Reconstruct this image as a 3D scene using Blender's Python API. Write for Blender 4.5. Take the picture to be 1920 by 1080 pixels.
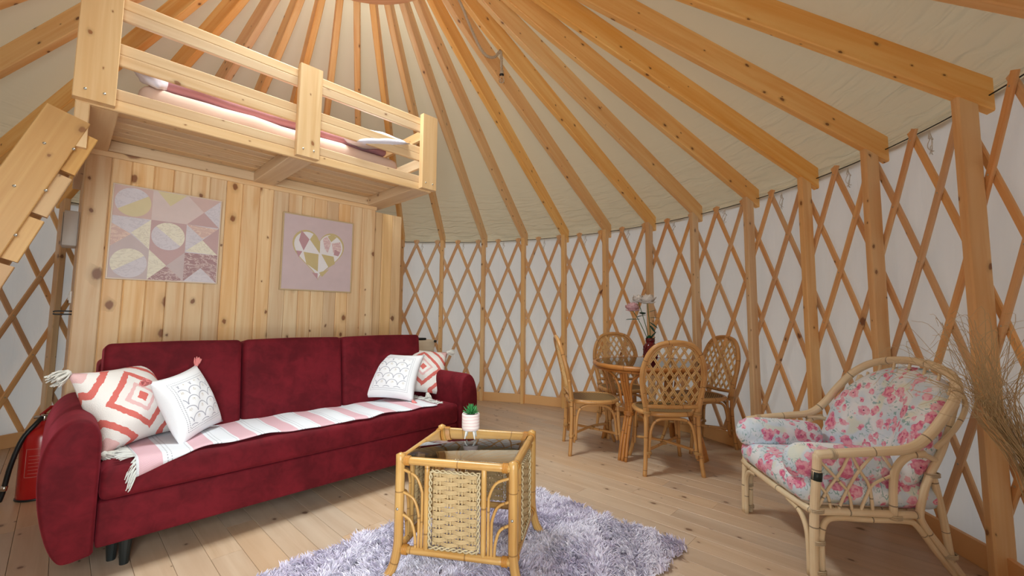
import bpy, bmesh, math, random
from math import sin, cos, pi, sqrt, radians, hypot, exp, floor as ffloor
from mathutils import Vector, Matrix, Quaternion

for o in list(bpy.data.objects):
    bpy.data.objects.remove(o)
SC = bpy.context.scene
COL = SC.collection
random.seed(7)

# ------------------------------------------------------------------ camera
CAM_H, PITCH, ROLL = 1.1, 0.0828, -0.0079
cam_d = bpy.data.cameras.new('camera')
cam_d.sensor_width = 36.0
cam_d.lens = 800.0 / 1920 * 36
cam_d.shift_y = -13.1 / 1920
cam_d.clip_start = 0.02
cam = bpy.data.objects.new('camera', cam_d)
COL.objects.link(cam)
cam.matrix_world = (Matrix.Translation((0, 0, CAM_H)) @ Matrix.Rotation(pi / 2 + PITCH, 4, 'X')
                    @ Matrix.Rotation(-ROLL, 4, 'Z'))
SC.camera = cam

# ------------------------------------------------------------------ light
W = bpy.data.worlds.new('overcast_sky')
SC.world = W
W.use_nodes = True
W.node_tree.nodes['Background'].inputs[0].default_value = (0.94, 0.98, 1.0, 1)
W.node_tree.nodes['Background'].inputs[1].default_value = 1.15
SC.view_settings.view_transform = 'Standard'
SC.view_settings.look = 'None'
SC.view_settings.exposure = 0.34
SC.view_settings.gamma = 1.0
SC.view_settings.use_curve_mapping = False

# yurt frame: centre, post circle, post top, crown ring
CX, CY, R, H = -1.05, 2.57, 3.164, 2.123
PH, RR, HC = 1.7797, 0.678, 3.593
DL = -2 * pi / 36
TH = 0.76
DX, DY = sin(TH), cos(TH)          # along the sofa and the plank wall
NX, NY = cos(TH), -sin(TH)         # out of the plank wall into the room
R_CANVAS = 3.30

def area(name, loc, size, power, color=(1, 1, 1), rot=(0, 0, 0), shape='DISK', sy=None):
    d = bpy.data.lights.new(name, 'AREA')
    d.shape = shape
    d.size = size
    if sy:
        d.size_y = sy
    d.energy = power
    d.color = color
    o = bpy.data.objects.new(name, d)
    o.location = loc
    o.rotation_euler = rot
    COL.objects.link(o)
    return o
area('crown_daylight', (CX, CY, 4.25), 1.2, 172, (0.90, 0.98, 1.0))
DOOR_AZ = PH - 30 * 2 * pi / 36 + 2 * pi              # added door, unseen behind the camera, with an added fill light outside it
area('added_door_fill', (CX + 3.75 * sin(DOOR_AZ), CY + 3.75 * cos(DOOR_AZ), 1.15), 1.25, 165, (0.90, 0.99, 1.0),
     (pi / 2, 0, -DOOR_AZ + pi), 'RECTANGLE', 2.0)

def an(a, n, z=0.0):
    return Vector((a * DX + n * NX, a * DY + n * NY, z))
ROT_AN = pi / 2 - TH                # turns local +X to the along-wall direction

# ------------------------------------------------------------------ node helpers
def srgb(r, g, b):
    f = lambda c: (c / 255 / 12.92) if c / 255 <= 0.04045 else ((c / 255 + 0.055) / 1.055) ** 2.4
    return (f(r), f(g), f(b), 1)

class X:
    """a socket with arithmetic"""
    def __init__(s, nt, k): s.nt, s.k = nt, k
    def _m(s, op, *o, clamp=False):
        n = s.nt.nodes.new('ShaderNodeMath'); n.operation = op; n.use_clamp = clamp
        for i, v in enumerate((s,) + o):
            if isinstance(v, X): s.nt.links.new(v.k, n.inputs[i])
            else: n.inputs[i].default_value = v
        return X(s.nt, n.outputs[0])
    def __add__(s, o): return s._m('ADD', o)
    def __radd__(s, o): return s._m('ADD', o)
    def __sub__(s, o): return s._m('SUBTRACT', o)
    def __rsub__(s, o): return (s * -1.0) + o
    def __mul__(s, o): return s._m('MULTIPLY', o)
    def __rmul__(s, o): return s._m('MULTIPLY', o)
    def __truediv__(s, o): return s._m('DIVIDE', o)
    def abs(s): return s._m('ABSOLUTE')
    def fract(s): return s._m('FRACT')
    def floor(s): return s._m('FLOOR')
    def sin(s): return s._m('SINE')
    def sqrt(s): return s._m('SQRT')
    def lt(s, o): return s._m('LESS_THAN', o)
    def gt(s, o): return s._m('GREATER_THAN', o)
    def min(s, o): return s._m('MINIMUM', o)
    def max(s, o): return s._m('MAXIMUM', o)
    def mod(s, o): return s._m('FLOORED_MODULO', o)
    def band(s, a, b): return s.gt(a) * s.lt(b)
    def ss(s, a, b):
        n = s.nt.nodes.new('ShaderNodeMapRange'); n.interpolation_type = 'SMOOTHSTEP'
        s.nt.links.new(s.k, n.inputs[0])
        n.inputs[1].default_value = a; n.inputs[2].default_value = b
        return X(s.nt, n.outputs[0])

class Mat:
    def __init__(s, name, rough=0.6, spec=0.3):
        s.m = bpy.data.materials.new(name); s.m.use_nodes = True
        s.nt = s.m.node_tree
        s.b = s.nt.nodes['Principled BSDF']
        s.b.inputs['Roughness'].default_value = rough
        s.b.inputs['Specular IOR Level'].default_value = spec
    def n(s, t, **kw):
        n = s.nt.nodes.new('ShaderNode' + t)
        for k, v in kw.items(): setattr(n, k, v)
        return n
    def l(s, a, b): s.nt.links.new(a.k if isinstance(a, X) else a, b)
    def x(s, k): return X(s.nt, k)
    def coord(s, which='Object', rnd=True):
        t = s.n('TexCoord').outputs[which]
        if not rnd: return t
        oi = s.n('ObjectInfo')
        v = s.n('VectorMath', operation='MULTIPLY_ADD')
        s.l(oi.outputs['Random'], v.inputs[0])
        v.inputs[1].default_value = (37.1, 17.3, 29.9)
        s.l(t, v.inputs[2])
        return v.outputs[0]
    def xyz(s, vec):
        n = s.n('SeparateXYZ'); s.l(vec, n.inputs[0])
        return [X(s.nt, o) for o in n.outputs]
    def scale(s, vec, sc):
        v = s.n('VectorMath', operation='MULTIPLY'); s.l(vec, v.inputs[0]); v.inputs[1].default_value = sc
        return v.outputs[0]
    def noise(s, vec, sc=5, detail=3, rough=0.5, dist=0.0):
        n = s.n('TexNoise'); s.l(vec, n.inputs['Vector'])
        n.inputs['Scale'].default_value = sc; n.inputs['Detail'].default_value = detail
        n.inputs['Roughness'].default_value = rough; n.inputs['Distortion'].default_value = dist
        return X(s.nt, n.outputs['Fac'])
    def voro(s, vec, sc=5, feature='F1', dims='3D', rand=1.0):
        n = s.n('TexVoronoi', feature=feature, voronoi_dimensions=dims); s.l(vec, n.inputs['Vector'])
        n.inputs['Scale'].default_value = sc
        n.inputs['Randomness'].default_value = rand
        return n
    def mix(s, f, a, b):
        n = s.n('Mix', data_type='RGBA')
        for sock, v in ((n.inputs[0], f), (n.inputs[6], a), (n.inputs[7], b)):
            if isinstance(v, X): s.l(v, sock)
            elif isinstance(v, (tuple, float, int)): sock.default_value = v
            else: s.l(v, sock)
        return n.outputs[2]
    def ramp(s, f, stops):
        n = s.n('ValToRGB'); s.l(f, n.inputs[0])
        e = n.color_ramp.elements
        while len(e) < len(stops): e.new(0.5)
        for i, (p, c) in enumerate(stops): e[i].position = p; e[i].color = c
        return n.outputs[0]
    def col(s, c):
        if isinstance(c, tuple): s.b.inputs['Base Color'].default_value = c
        else: s.l(c, s.b.inputs['Base Color'])
        return s
    def bump(s, hgt, strength=0.3, dist=0.01):
        n = s.n('Bump'); n.inputs['Strength'].default_value = strength; n.inputs['Distance'].default_value = dist
        s.l(hgt, n.inputs['Height']); s.l(n.outputs[0], s.b.inputs['Normal'])
        return s

def plain(name, rgb, rough=0.6, spec=0.3, metal=0.0, var=0.0):
    m = Mat(name, rough, spec)
    m.b.inputs['Metallic'].default_value = metal
    c = srgb(*rgb)
    nz = m.noise(m.coord('Object', False), 14, 3)
    k = 1 - 0.12 - var
    m.col(m.mix(nz, tuple(v * k for v in c[:3]) + (1,), c))
    return m.m

def wood(name, light, dark, knot=(110, 62, 34), src='Object', rough=0.45, spec=0.35,
         knots=0.42, grain=22.0, tone=0.18, kscale=1.0, ksize=0.14, kasp=1.55):
    """grain runs along local X (or U)"""
    m = Mat(name, rough, spec)
    v = m.coord(src)
    g1 = m.noise(m.scale(v, (1.1, grain, grain)), 1.0, 4, 0.55, 0.6)
    g2 = m.noise(m.scale(v, (0.5, 5, 5)), 1.0, 2, 0.5, 0.3)
    L, Dk = srgb(*light), srgb(*dark)
    c = m.mix(g1.ss(0.32, 0.72), L, Dk)
    c = m.mix(g2.ss(0.35, 0.75) * 0.55, c, Dk)
    # knots
    kx, ky, kz = m.xyz(v)
    cb = m.n('CombineXYZ')
    wobk = m.noise(m.scale(v, (30, 60, 60)), 1.0, 1) * 0.10
    m.l(kx * (8.5 / kasp * kscale) + wobk, cb.inputs[0]); m.l((ky + kz) * (8.5 * kscale) + wobk, cb.inputs[1])
    vo = m.voro(cb.outputs[0], 1.0, dims='2D')
    d = m.x(vo.outputs['Distance'])
    sc = m.n('SeparateColor'); m.l(vo.outputs['Color'], sc.inputs[0])
    has = m.x(sc.outputs[0]).lt(knots * 0.62)
    size = m.x(sc.outputs[1]) * m.x(sc.outputs[1]) * (ksize * 1.3) + 0.04
    rel = d / size
    halo = (1.0 - rel.ss(0.6, 2.2)) * has
    core = (1.0 - rel.ss(0.55, 1.0)) * has
    c = m.mix(halo * 0.45, c, tuple(x * 0.62 for x in Dk[:3]) + (1,))
    c = m.mix(core * 0.85, c, srgb(*knot))
    oi = m.n('ObjectInfo')
    hsv = m.n('HueSaturation')
    m.l(m.x(oi.outputs['Random']) * (2 * tone) + (1 - tone), hsv.inputs['Value'])
    m.l(m.x(oi.outputs['Random']) * 0.2 + 0.84, hsv.inputs['Saturation'])
    m.l(c, hsv.inputs['Color'])
    m.col(hsv.outputs[0])
    m.bump(g1 * 0.5 + rel.min(1.0) * 0.3, 0.12, 0.004)
    return m.m

def fabric(name, rgb, scale=900, rough=0.9, strength=0.25, sheen=0.0, var=0.1, src='Object'):
    m = Mat(name, rough, 0.15)
    v = m.coord(src, False)
    c = srgb(*rgb)
    nz = m.noise(v, 6, 4)
    m.col(m.mix(nz, tuple(x * (1 - var * 2) for x in c[:3]) + (1,), c))
    m.b.inputs['Sheen Weight'].default_value = sheen
    m.b.inputs['Sheen Roughness'].default_value = 0.4
    m.bump(m.noise(v, scale, 2), strength, 0.002)
    return m

# ------------------------------------------------------------------ mesh helpers
def link(o, parent=None, loc=None, rot=None):
    COL.objects.link(o)
    if parent: o.parent = parent
    if loc is not None: o.location = loc
    if rot is not None: o.rotation_euler = rot
    return o

def mesh(name, verts, faces, uvs=None, smooth=False):
    me = bpy.data.meshes.new(name)
    me.from_pydata([tuple(v) for v in verts], [], faces)
    if uvs is not None:                       # per-vertex uv
        uvl = me.uv_layers.new(name='UVMap')
        for lp in me.loops:
            uvl.data[lp.index].uv = uvs[lp.vertex_index]
    if smooth:
        me.polygons.foreach_set('use_smooth', [True] * len(me.polygons))
    me.update()
    return me

def fixn(me):
    bm = bmesh.new(); bm.from_mesh(me)
    bmesh.ops.recalc_face_normals(bm, faces=bm.faces)
    bm.to_mesh(me); bm.free()
    return me

def ob(name, me, mat, parent=None, loc=None, rot=None):
    o = bpy.data.objects.new(name, me)
    mats = mat if isinstance(mat, (list, tuple)) else [mat]
    if len(me.materials) == 0:
        for m in mats: me.materials.append(m)
    return link(o, parent, loc, rot)

def empty(name, loc, rotz=0.0):
    o = bpy.data.objects.new(name, None)
    o.empty_display_size = 0.1
    return link(o, None, loc, (0, 0, rotz))

def tag(o, label, cat, group=None, kind=None):
    o['label'] = label; o['category'] = cat
    if group: o['group'] = group
    if kind: o['kind'] = kind
    return o

def struct(o, label=None):
    o['kind'] = 'structure'
    if label: o['label'] = label
    return o

def merge(parts):
    """parts: list of (verts, faces, uvs) -> one"""
    V, F, U = [], [], []
    for v, f, u in parts:
        b = len(V)
        V += list(v); F += [tuple(i + b for i in q) for q in f]
        U += list(u) if u is not None else [(0, 0)] * len(v)
    return V, F, U

def prism_x(L, prof, x0=None):
    """extrude a closed (y,z) profile along local X"""
    x0 = -L / 2 if x0 is None else x0
    n = len(prof)
    V = [(x0, y, z) for y, z in prof] + [(x0 + L, y, z) for y, z in prof]
    F = [tuple(range(n))[::-1], tuple(range(n, 2 * n))]
    F += [(i, (i + 1) % n, (i + 1) % n + n, i + n) for i in range(n)]
    return V, F

def cham(L, w, t, c=0.003, x0=None):
    """bar along X, w in Y, t in Z, long edges chamfered"""
    a, b = w / 2, t / 2
    p = [(-a + c, -b), (a - c, -b), (a, -b + c), (a, b - c), (a - c, b), (-a + c, b), (-a, b - c), (-a, -b + c)]
    V, F = prism_x(L, p, x0)
    return mesh('bar', V, F)

def bar_between(name, p0, p1, w, t, mat, parent=None, up=(0, 0, 1), c=0.003):
    """board from p0 to p1; t along 'up', w across"""
    p0, p1, up = Vector(p0), Vector(p1), Vector(up)
    x = (p1 - p0).normalized()
    y = up.cross(x).normalized()
    z = x.cross(y)
    o = ob(name, cham((p1 - p0).length, w, t, c), mat, parent)
    M = Matrix((x, y, z)).transposed().to_4x4()
    M.translation = (p0 + p1) / 2
    o.matrix_local = M
    return o

def catmull(pts, n=6, closed=False):
    P = [Vector(p) for p in pts]
    if len(P) < 3 and not closed: return P
    out = []
    m = len(P)
    rng = m if closed else m - 1
    for i in range(rng):
        p1, p2 = P[i], P[(i + 1) % m]
        p0 = P[(i - 1) % m] if closed or i > 0 else p1 * 2 - p2
        p3 = P[(i + 2) % m] if closed or i + 2 < m else p2 * 2 - p1
        for k in range(n):
            t = k / n
            out.append(0.5 * ((2 * p1) + (p2 - p0) * t + (2 * p0 - 5 * p1 + 4 * p2 - p3) * t * t
                              + (3 * p1 - p0 - 3 * p2 + p3) * t ** 3))
    if not closed: out.append(P[-1])
    return out

def tube(pts, r, sides=8, closed=False, n=5, raw=False, flat=1.0, dome=True):
    """tube along a smoothed path; r number or list; returns (V,F,U)"""
    P = [Vector(p) for p in pts] if raw else catmull(pts, n, closed)
    m = len(P)
    if isinstance(r, (int, float)): rad = [r] * m
    else: rad = [r[0] + (r[-1] - r[0]) * i / (m - 1) if len(r) == 2 else r[min(len(r) - 1, int(i * len(r) / m))] for i in range(m)]
    T = []
    for i in range(m):
        a = P[i - 1] if (i > 0 or closed) else P[i]
        b = P[(i + 1) % m] if (i < m - 1 or closed) else P[i]
        d = b - a
        T.append(d.normalized() if d.length > 1e-9 else Vector((0, 0, 1)))
    ref = Vector((0, 0, 1)) if abs(T[0].z) < 0.9 else Vector((0, 1, 0))
    nrm = (ref - T[0] * ref.dot(T[0])).normalized()
    V, U, F = [], [], []
    s = 0.0
    for i in range(m):
        if i > 0:
            s += (P[i] - P[i - 1]).length
            q = T[i - 1].rotation_difference(T[i])
            nrm = q @ nrm
            nrm = (nrm - T[i] * nrm.dot(T[i])).normalized()
        bn = T[i].cross(nrm)
        for k in range(sides):
            a = 2 * pi * k / sides
            V.append(P[i] + (nrm * cos(a) + bn * sin(a) * flat) * rad[i])
            U.append((s, k / sides * 2 * pi * rad[i]))
    for i in range(m - (0 if closed else 1)):
        j = (i + 1) % m
        for k in range(sides):
            k2 = (k + 1) % sides
            F.append((i * sides + k, i * sides + k2, j * sides + k2, j * sides + k))
    if not closed:
        for i, sg in ((0, -1), (m - 1, 1)):
            c = len(V)
            V.append(P[i] + T[i] * sg * rad[i] * (0.5 if dome else 0.0)); U.append(U[i * sides])
            for k in range(sides):
                k2 = (k + 1) % sides
                F.append((i * sides + k2, i * sides + k, c) if sg < 0 else (i * sides + k, i * sides + k2, c))
    return V, F, U

def tmesh(*parts, name='cane'):
    V, F, U = merge(parts)
    return mesh(name, V, F, U, True)

def lathe(prof, seg=24, close=False):
    V, F = [], []
    for r, z in prof:
        for k in range(seg):
            a = 2 * pi * k / seg
            V.append((r * cos(a), r * sin(a), z))
    for i in range(len(prof) - 1):
        for k in range(seg):
            k2 = (k + 1) % seg
            F.append((i * seg + k, i * seg + k2, (i + 1) * seg + k2, (i + 1) * seg + k))
    if close:
        F.append(tuple(range(seg))[::-1])
        F.append(tuple(range((len(prof) - 1) * seg, len(prof) * seg)))
    return V, F, [(v[0], v[1]) for v in V]

def grid(fn, nu, nv, closed_u=False, uvf=None):
    V, F, U = [], [], []
    for i in range(nu + (0 if closed_u else 1)):
        for j in range(nv + 1):
            u, v = i / nu, j / nv
            V.append(Vector(fn(u, v)))
            U.append(uvf(u, v) if uvf else (u, v))
    w = nv + 1
    for i in range(nu):
        i2 = (i + 1) % nu if closed_u else i + 1
        for j in range(nv):
            F.append((i * w + j, i2 * w + j, i2 * w + j + 1, i * w + j + 1))
    return V, F, U

def rbox(sx, sy, sz, r=0.03, seg=3, puff=0.0, sub=0):
    """rounded box centred at origin, optional puffed faces"""
    bm = bmesh.new()
    bmesh.ops.create_cube(bm, size=1.0)
    for v in bm.verts: v.co = Vector((v.co.x * sx, v.co.y * sy, v.co.z * sz))
    bmesh.ops.bevel(bm, geom=bm.edges[:] + bm.verts[:], offset=r, segments=seg, profile=0.5, affect='EDGES')
    if sub:
        big = [e for e in bm.edges if e.calc_length() > min(sx, sy, sz) * 0.4]
        bmesh.ops.subdivide_edges(bm, edges=big, cuts=sub, use_grid_fill=True)
    if puff:
        for v in bm.verts:
            x, y, z = v.co.x / sx * 2, v.co.y / sy * 2, v.co.z / sz * 2
            k = (1 - min(1, x * x)) * (1 - min(1, y * y))
            if abs(z) > 0.5: v.co.z += puff * k * (1 if z > 0 else -1)
            k = (1 - min(1, x * x)) * (1 - min(1, z * z))
            if abs(y) > 0.5: v.co.y += puff * k * (1 if y > 0 else -1) * 0.6
    me = bpy.data.meshes.new('rbox')
    bm.to_mesh(me); bm.free()
    me.polygons.foreach_set('use_smooth', [True] * len(me.polygons))
    return me

def copy_tree(o, parent=None):
    c = o.copy(); COL.objects.link(c); c.parent = parent
    for ch in list(o.children): copy_tree(ch, c)
    return c

def h(*k):
    """repeatable pseudo random 0..1"""
    return (sin(sum(v * w for v, w in zip(k, (12.9898, 78.233, 37.719)))) * 43758.5453) % 1.0

# ------------------------------------------------------------------ materials
M_RAFTER = wood('rafter_pine', (250, 204, 132), (238, 174, 94), (112, 60, 30), tone=0.08, knots=0.55, rough=0.42, kscale=1.25, ksize=0.07)
M_POST = wood('post_pine', (246, 208, 152), (232, 180, 118), (136, 82, 46), tone=0.08, knots=0.5, rough=0.42, kscale=1.25, ksize=0.09)
M_SLAT = wood('lattice_wood', (240, 196, 140), (226, 168, 112), (122, 72, 42), src='UV', tone=0.08, knots=0.16, rough=0.5)
M_PLANK = wood('plank_pine', (240, 206, 160), (222, 170, 114), (126, 70, 40), tone=0.12, knots=0.52, rough=0.45, ksize=0.17, kscale=1.0)
M_LOFT = wood('loft_spruce', (226, 192, 148), (210, 168, 120), (138, 84, 50), tone=0.07, knots=0.34, rough=0.42, ksize=0.07, kscale=1.25)
M_FLOOR = wood('floor_pine', (208, 178, 150), (192, 158, 128), (112, 76, 56), tone=0.07, knots=0.42, rough=0.38, grain=16, ksize=0.09, kscale=1.2)
M_DARK = plain('dark_gap', (58, 38, 24), 0.9)
M_SCREW = plain('zinc_screw', (190, 186, 176), 0.35, 0.5, 0.8)
M_BLACK = plain('black_plastic', (22, 24, 26), 0.4, 0.4)
M_CHROME = plain('chrome', (200, 198, 190), 0.2, 0.5, 1.0)
M_ROPE_W = fabric('white_string', (226, 222, 214), 300).m

def canvas(name, rgb, trans, warm, eave=False):
    m = Mat(name, 0.85, 0.1)
    v = m.coord('Object', False)
    n1 = m.noise(v, 1.3, 4)
    c = srgb(*rgb)
    colr = m.mix(n1, tuple(x * 0.9 for x in c[:3]) + (1,), c)
    m.col(colr)
    if eave:                                          # gathers in the cloth towards the eave
        uvn = m.coord('UV', False)
        uu, vv_, _ = m.xyz(uvn)
        fold = m.noise(m.scale(uvn, (54, 62, 1)), 1.0, 1, 0.4, 0.7)
        m.bump(fold * vv_.ss(0.58, 0.92), 0.8, 0.05)
    else:
        m.bump(m.noise(m.scale(v, (9, 9, 1.2)), 1.0, 3, 0.5, 0.8), 0.35, 0.03)
    tr = m.n('BsdfTranslucent'); tr.inputs[0].default_value = srgb(*warm)
    mx = m.n('MixShader'); mx.inputs[0].default_value = trans
    out = [n for n in m.nt.nodes if n.type == 'OUTPUT_MATERIAL'][0]
    m.l(m.b.outputs[0], mx.inputs[1]); m.l(tr.outputs[0], mx.inputs[2])
    m.l(mx.outputs[0], out.inputs[0])
    return m.m
M_ROOF = canvas('roof_canvas', (212, 198, 174), 0.15, (222, 206, 172), True)
M_WALLC = canvas('wall_canvas', (226, 222, 217), 0.17, (228, 229, 228))

def rattan(name, light, dark, node=(90, 54, 26), rough=0.32, spec=0.5):
    m = Mat(name, rough, spec)
    v = m.coord('UV')
    u = m.xyz(v)[0]
    g = m.noise(m.scale(v, (4, 160, 1)), 1.0, 3, 0.5)
    big = m.noise(m.scale(v, (6, 6, 1)), 1.0, 2)
    c = m.mix(g.ss(0.3, 0.7) * 0.6 + big.ss(0.35, 0.7) * 0.4, srgb(*light), srgb(*dark))
    wob = m.noise(m.scale(v, (1.5, 0, 0)), 1.0, 1)
    d = ((u * 4.2 + wob * 1.2).fract() - 0.5).abs()
    c = m.mix((1.0 - d.ss(0.004, 0.016)) * 0.75, c, srgb(*node))
    m.col(c)
    m.bump(g, 0.08, 0.002)
    return m.m
M_RAT = rattan('honey_rattan', (216, 164, 104), (182, 126, 70))
M_RAT_C = rattan('pale_cane', (232, 190, 130), (206, 156, 96))
M_RAT_D = rattan('amber_rattan', (204, 138, 72), (166, 102, 46))
M_RAT_L = rattan('bleached_rattan', (240, 220, 188), (222, 194, 154), (84, 64, 46), 0.45)
M_RAT_T = rattan('table_rattan', (212, 166, 100), (180, 128, 66), (120, 80, 40))
M_BIND = plain('cane_binding', (204, 156, 98), 0.4, 0.4, var=0.2)
M_BIND_L = plain('pale_binding', (222, 200, 170), 0.5, 0.3, var=0.2)
M_BIND_O = plain('orange_binding', (206, 142, 66), 0.35, 0.45, var=0.15)

def glass(name, tint, alpha_mix, rough=0.02):
    m = Mat(name, rough, 0.5)
    out = [n for n in m.nt.nodes if n.type == 'OUTPUT_MATERIAL'][0]
    tr = m.n('BsdfTransparent'); tr.inputs[0].default_value = tint
    gl = m.n('BsdfGlossy'); gl.inputs['Roughness'].default_value = rough
    fr = m.n('Fresnel'); fr.inputs[0].default_value = 1.5
    mx = m.n('MixShader')
    m.l(m.x(fr.outputs[0]) * alpha_mix, mx.inputs[0])
    m.l(tr.outputs[0], mx.inputs[1]); m.l(gl.outputs[0], mx.inputs[2])
    m.l(mx.outputs[0], out.inputs[0])
    return m.m
M_GLASS_SM = glass('smoked_glass', (0.66, 0.62, 0.56, 1), 1.7)
M_GLASS = glass('clear_glass', (0.86, 0.90, 0.88, 1), 1.2)

# ================================================================== SETTING
def az(i): return PH + i * DL                      # azimuth of post i
def ctr_rot(a): return pi / 2 - a                  # local +X towards azimuth a
POST_OFF = {0: -0.02, 1: 0.085, 2: 0.03, 3: -0.015, 4: 0.04, 10: 0.03}

# --- floor
V, F, _ = lathe([(3.45, -0.06), (3.45, -0.026)], 72, True)
floor = struct(ob('floor', mesh('floor', V, F), M_DARK, None, (CX, CY, 0)))
BW = 0.125
brd_cache = {}
c_a, c_n = CX * DX + CY * DY, CX * NX + CY * NY
k0 = int((c_a - 3.4 - 0.66) / BW) - 1
for k in range(k0, k0 + 56):
    a0 = 0.66 + k * BW
    am = a0 + BW / 2 - c_a
    if abs(am) > 3.26: continue
    half = sqrt(3.29 ** 2 - am * am)
    cuts = [-half]
    p = -half + 0.6 + 1.9 * h(k, 1)
    while p < half - 0.3:
        cuts.append(p); p += 2.0 + 1.4 * h(k, p)
    cuts.append(half)
    for s, e in zip(cuts[:-1], cuts[1:]):
        L = e - s - 0.0012
        o = ob('floor_board', cham(L, BW - 0.0012, 0.024, 0.0014), M_FLOOR, floor)
        w = an(a0 + BW / 2, c_n + (s + e) / 2)
        o.location = (w.x - CX, w.y - CY, -0.012)
        o.rotation_euler = (0, 0, math.atan2(NY, NX))

# --- round wall: canvas, posts, lattice, kick boards
def wall_pt(u, v):
    a = 2 * pi * u + pi
    z = -0.05 + v * 2.172
    wr = 0.006 * sin(a * 61 + 2 * sin(z * 2)) + 0.005 * sin(a * 143 + z * 1.7) * (0.4 + 0.6 * (1 - v))
    r = R_CANVAS + 0.008 + wr * 0.7 + 0.006 * sin(a * 29 + z * 5)
    return (r * sin(a), r * cos(a), z)
V, F, U = grid(wall_pt, 540, 10, True)
def in_door(a): return abs((a - DOOR_AZ + pi) % (2 * pi) - pi) < radians(9.3)
F = [f for f in F if not (in_door(math.atan2(V[f[0]].x, V[f[0]].y)) and V[f[0]].z < 1.8)]
wall = struct(ob('wall_round', mesh('wall', V, F, U, True), M_WALLC, None, (CX, CY, 0)))

post_me = None
for i in range(36):
    if i == 30: continue
    ii = i + POST_OFF.get(i, 0)
    a = az(ii)
    L = H + 0.0
    if post_me is None:
        # post profile: radial 0.08, tangential 0.045, top cut to the rafter slope
        w, d, c = 0.046, 0.080, 0.006
        V = []
        sl = (HC - H) / (R - RR)
        prof = [(c, -w / 2), (d - c, -w / 2), (d, -w / 2 + c), (d, w / 2 - c), (d - c, w / 2), (c, w / 2), (0, w / 2 - c), (0, -w / 2 + c)]
        # local X is the length (up), Y tangential, Z radial
        for x, y in prof: V.append((0.0, y, x))
        for x, y in prof: V.append((H - sl * x, y, x))
        n = 8
        F = [tuple(range(n)), tuple(range(n, 2 * n))[::-1]] + [(q, q + n, (q + 1) % n + n, (q + 1) % n) for q in range(n)]
        post_me = fixn(mesh('post', V, F))
    o = ob('post', post_me, M_POST, wall)
    rad = Vector((sin(a), cos(a), 0)); tan = Vector((cos(a), -sin(a), 0)); up = Vector((0, 0, 1))
    M = Matrix((up, tan * -1, rad)).transposed().to_4x4()
    if M.determinant() < 0: M = Matrix((up, tan, rad)).transposed().to_4x4()
    M.translation = rad * R
    o.matrix_local = M

# lattice slats
ROW, Z0, NROW = 0.335, 2.08, 6
def slat_mesh(sign, rad):
    w, t = 0.038, 0.016
    steps = 12
    V, F, U = [], [], []
    r0, r1 = -0.17, NROW + 0.02
    pr = [(-w / 2 + .005, -t / 2), (w / 2 - .005, -t / 2), (w / 2, -t / 2 + .005), (w / 2, t / 2 - .003), (-w / 2, t / 2 - .003), (-w / 2, -t / 2 + .005)]
    ln = hypot(ROW, radians(2.5) * rad)
    ca, sa = ROW / ln, sign * radians(2.5) * rad / ln    # direction components (down, along azimuth index)
    for s in range(steps + 1):
        row = r0 + (r1 - r0) * s / steps
        ph = -sign * radians(2.5) * row                  # azimuth change (index up = azimuth down)
        z = Z0 - ROW * row
        for (q, d) in pr:
            # q across the slat in the tangent plane
            dz = -q * sa; dph = q * ca / rad
            rr_ = rad + d
            a = ph + dph
            V.append((rr_ * cos(a), -rr_ * sin(a) * -1, z + dz))
            U.append((row * ln, q))
    n = len(pr)
    for s in range(steps):
        for k in range(n):
            k2 = (k + 1) % n
            F.append((s * n + k, s * n + k2, (s + 1) * n + k2, (s + 1) * n + k))
    F.append(tuple(range(n))[::-1]); F.append(tuple(range(steps * n, steps * n + n)))
    me = mesh('slat', V, F, U)
    return fixn(me)
RF, RB = R + 0.080 + 0.009, R + 0.080 + 0.025
front_me, back_me = slat_mesh(-1, RF), slat_mesh(1, RB)
for j in range(72):
    a = az(j / 2 + 0.17)
    # local +X at azimuth a, local +Y towards decreasing azimuth
    b = j / 2 + 0.17
    if not (27.45 < b < 30.95): ob('lattice_slat', front_me, M_SLAT, wall, (0, 0, 0), (0, 0, pi / 2 - a))
    if not (29.05 < b < 32.55): ob('lattice_slat', back_me, M_SLAT, wall, (0, 0, 0), (0, 0, pi / 2 - a))
# bolts at the crossings
parts = []
for j in range(72):
    for rw in range(NROW + 1):
        a = az(j / 2 + 0.17 + 0.25 * (rw % 2))
        z = Z0 - ROW * rw
        if z < 0.12 or 27.45 < j / 2 < 32.55: continue
        rad = Vector((sin(a), cos(a), 0)); tn = Vector((cos(a), -sin(a), 0))
        c = rad * (RF - 0.008) + Vector((0, 0, z))
        v = [c + (tn * cos(q * pi / 3) + Vector((0, 0, 1)) * sin(q * pi / 3)) * 0.0055 for q in range(6)] + [c - rad * 0.004]
        parts.append((v, [(q, (q + 1) % 6, 6) for q in range(6)], [(0, 0)] * 7))
V, F, U = merge(parts)
o = ob('lattice_bolts', fixn(mesh('bolts', V, F)), M_SCREW, wall); o['kind'] = 'stuff'
# kick boards
for i in range(36):
    if i in (29, 30): continue
    a0, a1 = az(i + POST_OFF.get(i, 0)), az(i + 1 + POST_OFF.get(i + 1, 0))
    r = R + 0.055
    p0 = Vector((sin(a0), cos(a0), 0)) * r; p1 = Vector((sin(a1), cos(a1), 0)) * r
    d = (p1 - p0).normalized() * 0.022
    m = (p0 + p1) / 2
    bar_between('kick_board', p0 + d + Vector((0, 0, .055)), p1 - d + Vector((0, 0, .055)), 0.022, 0.11, M_SLAT, wall, (0, 0, 1), 0.002)
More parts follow.
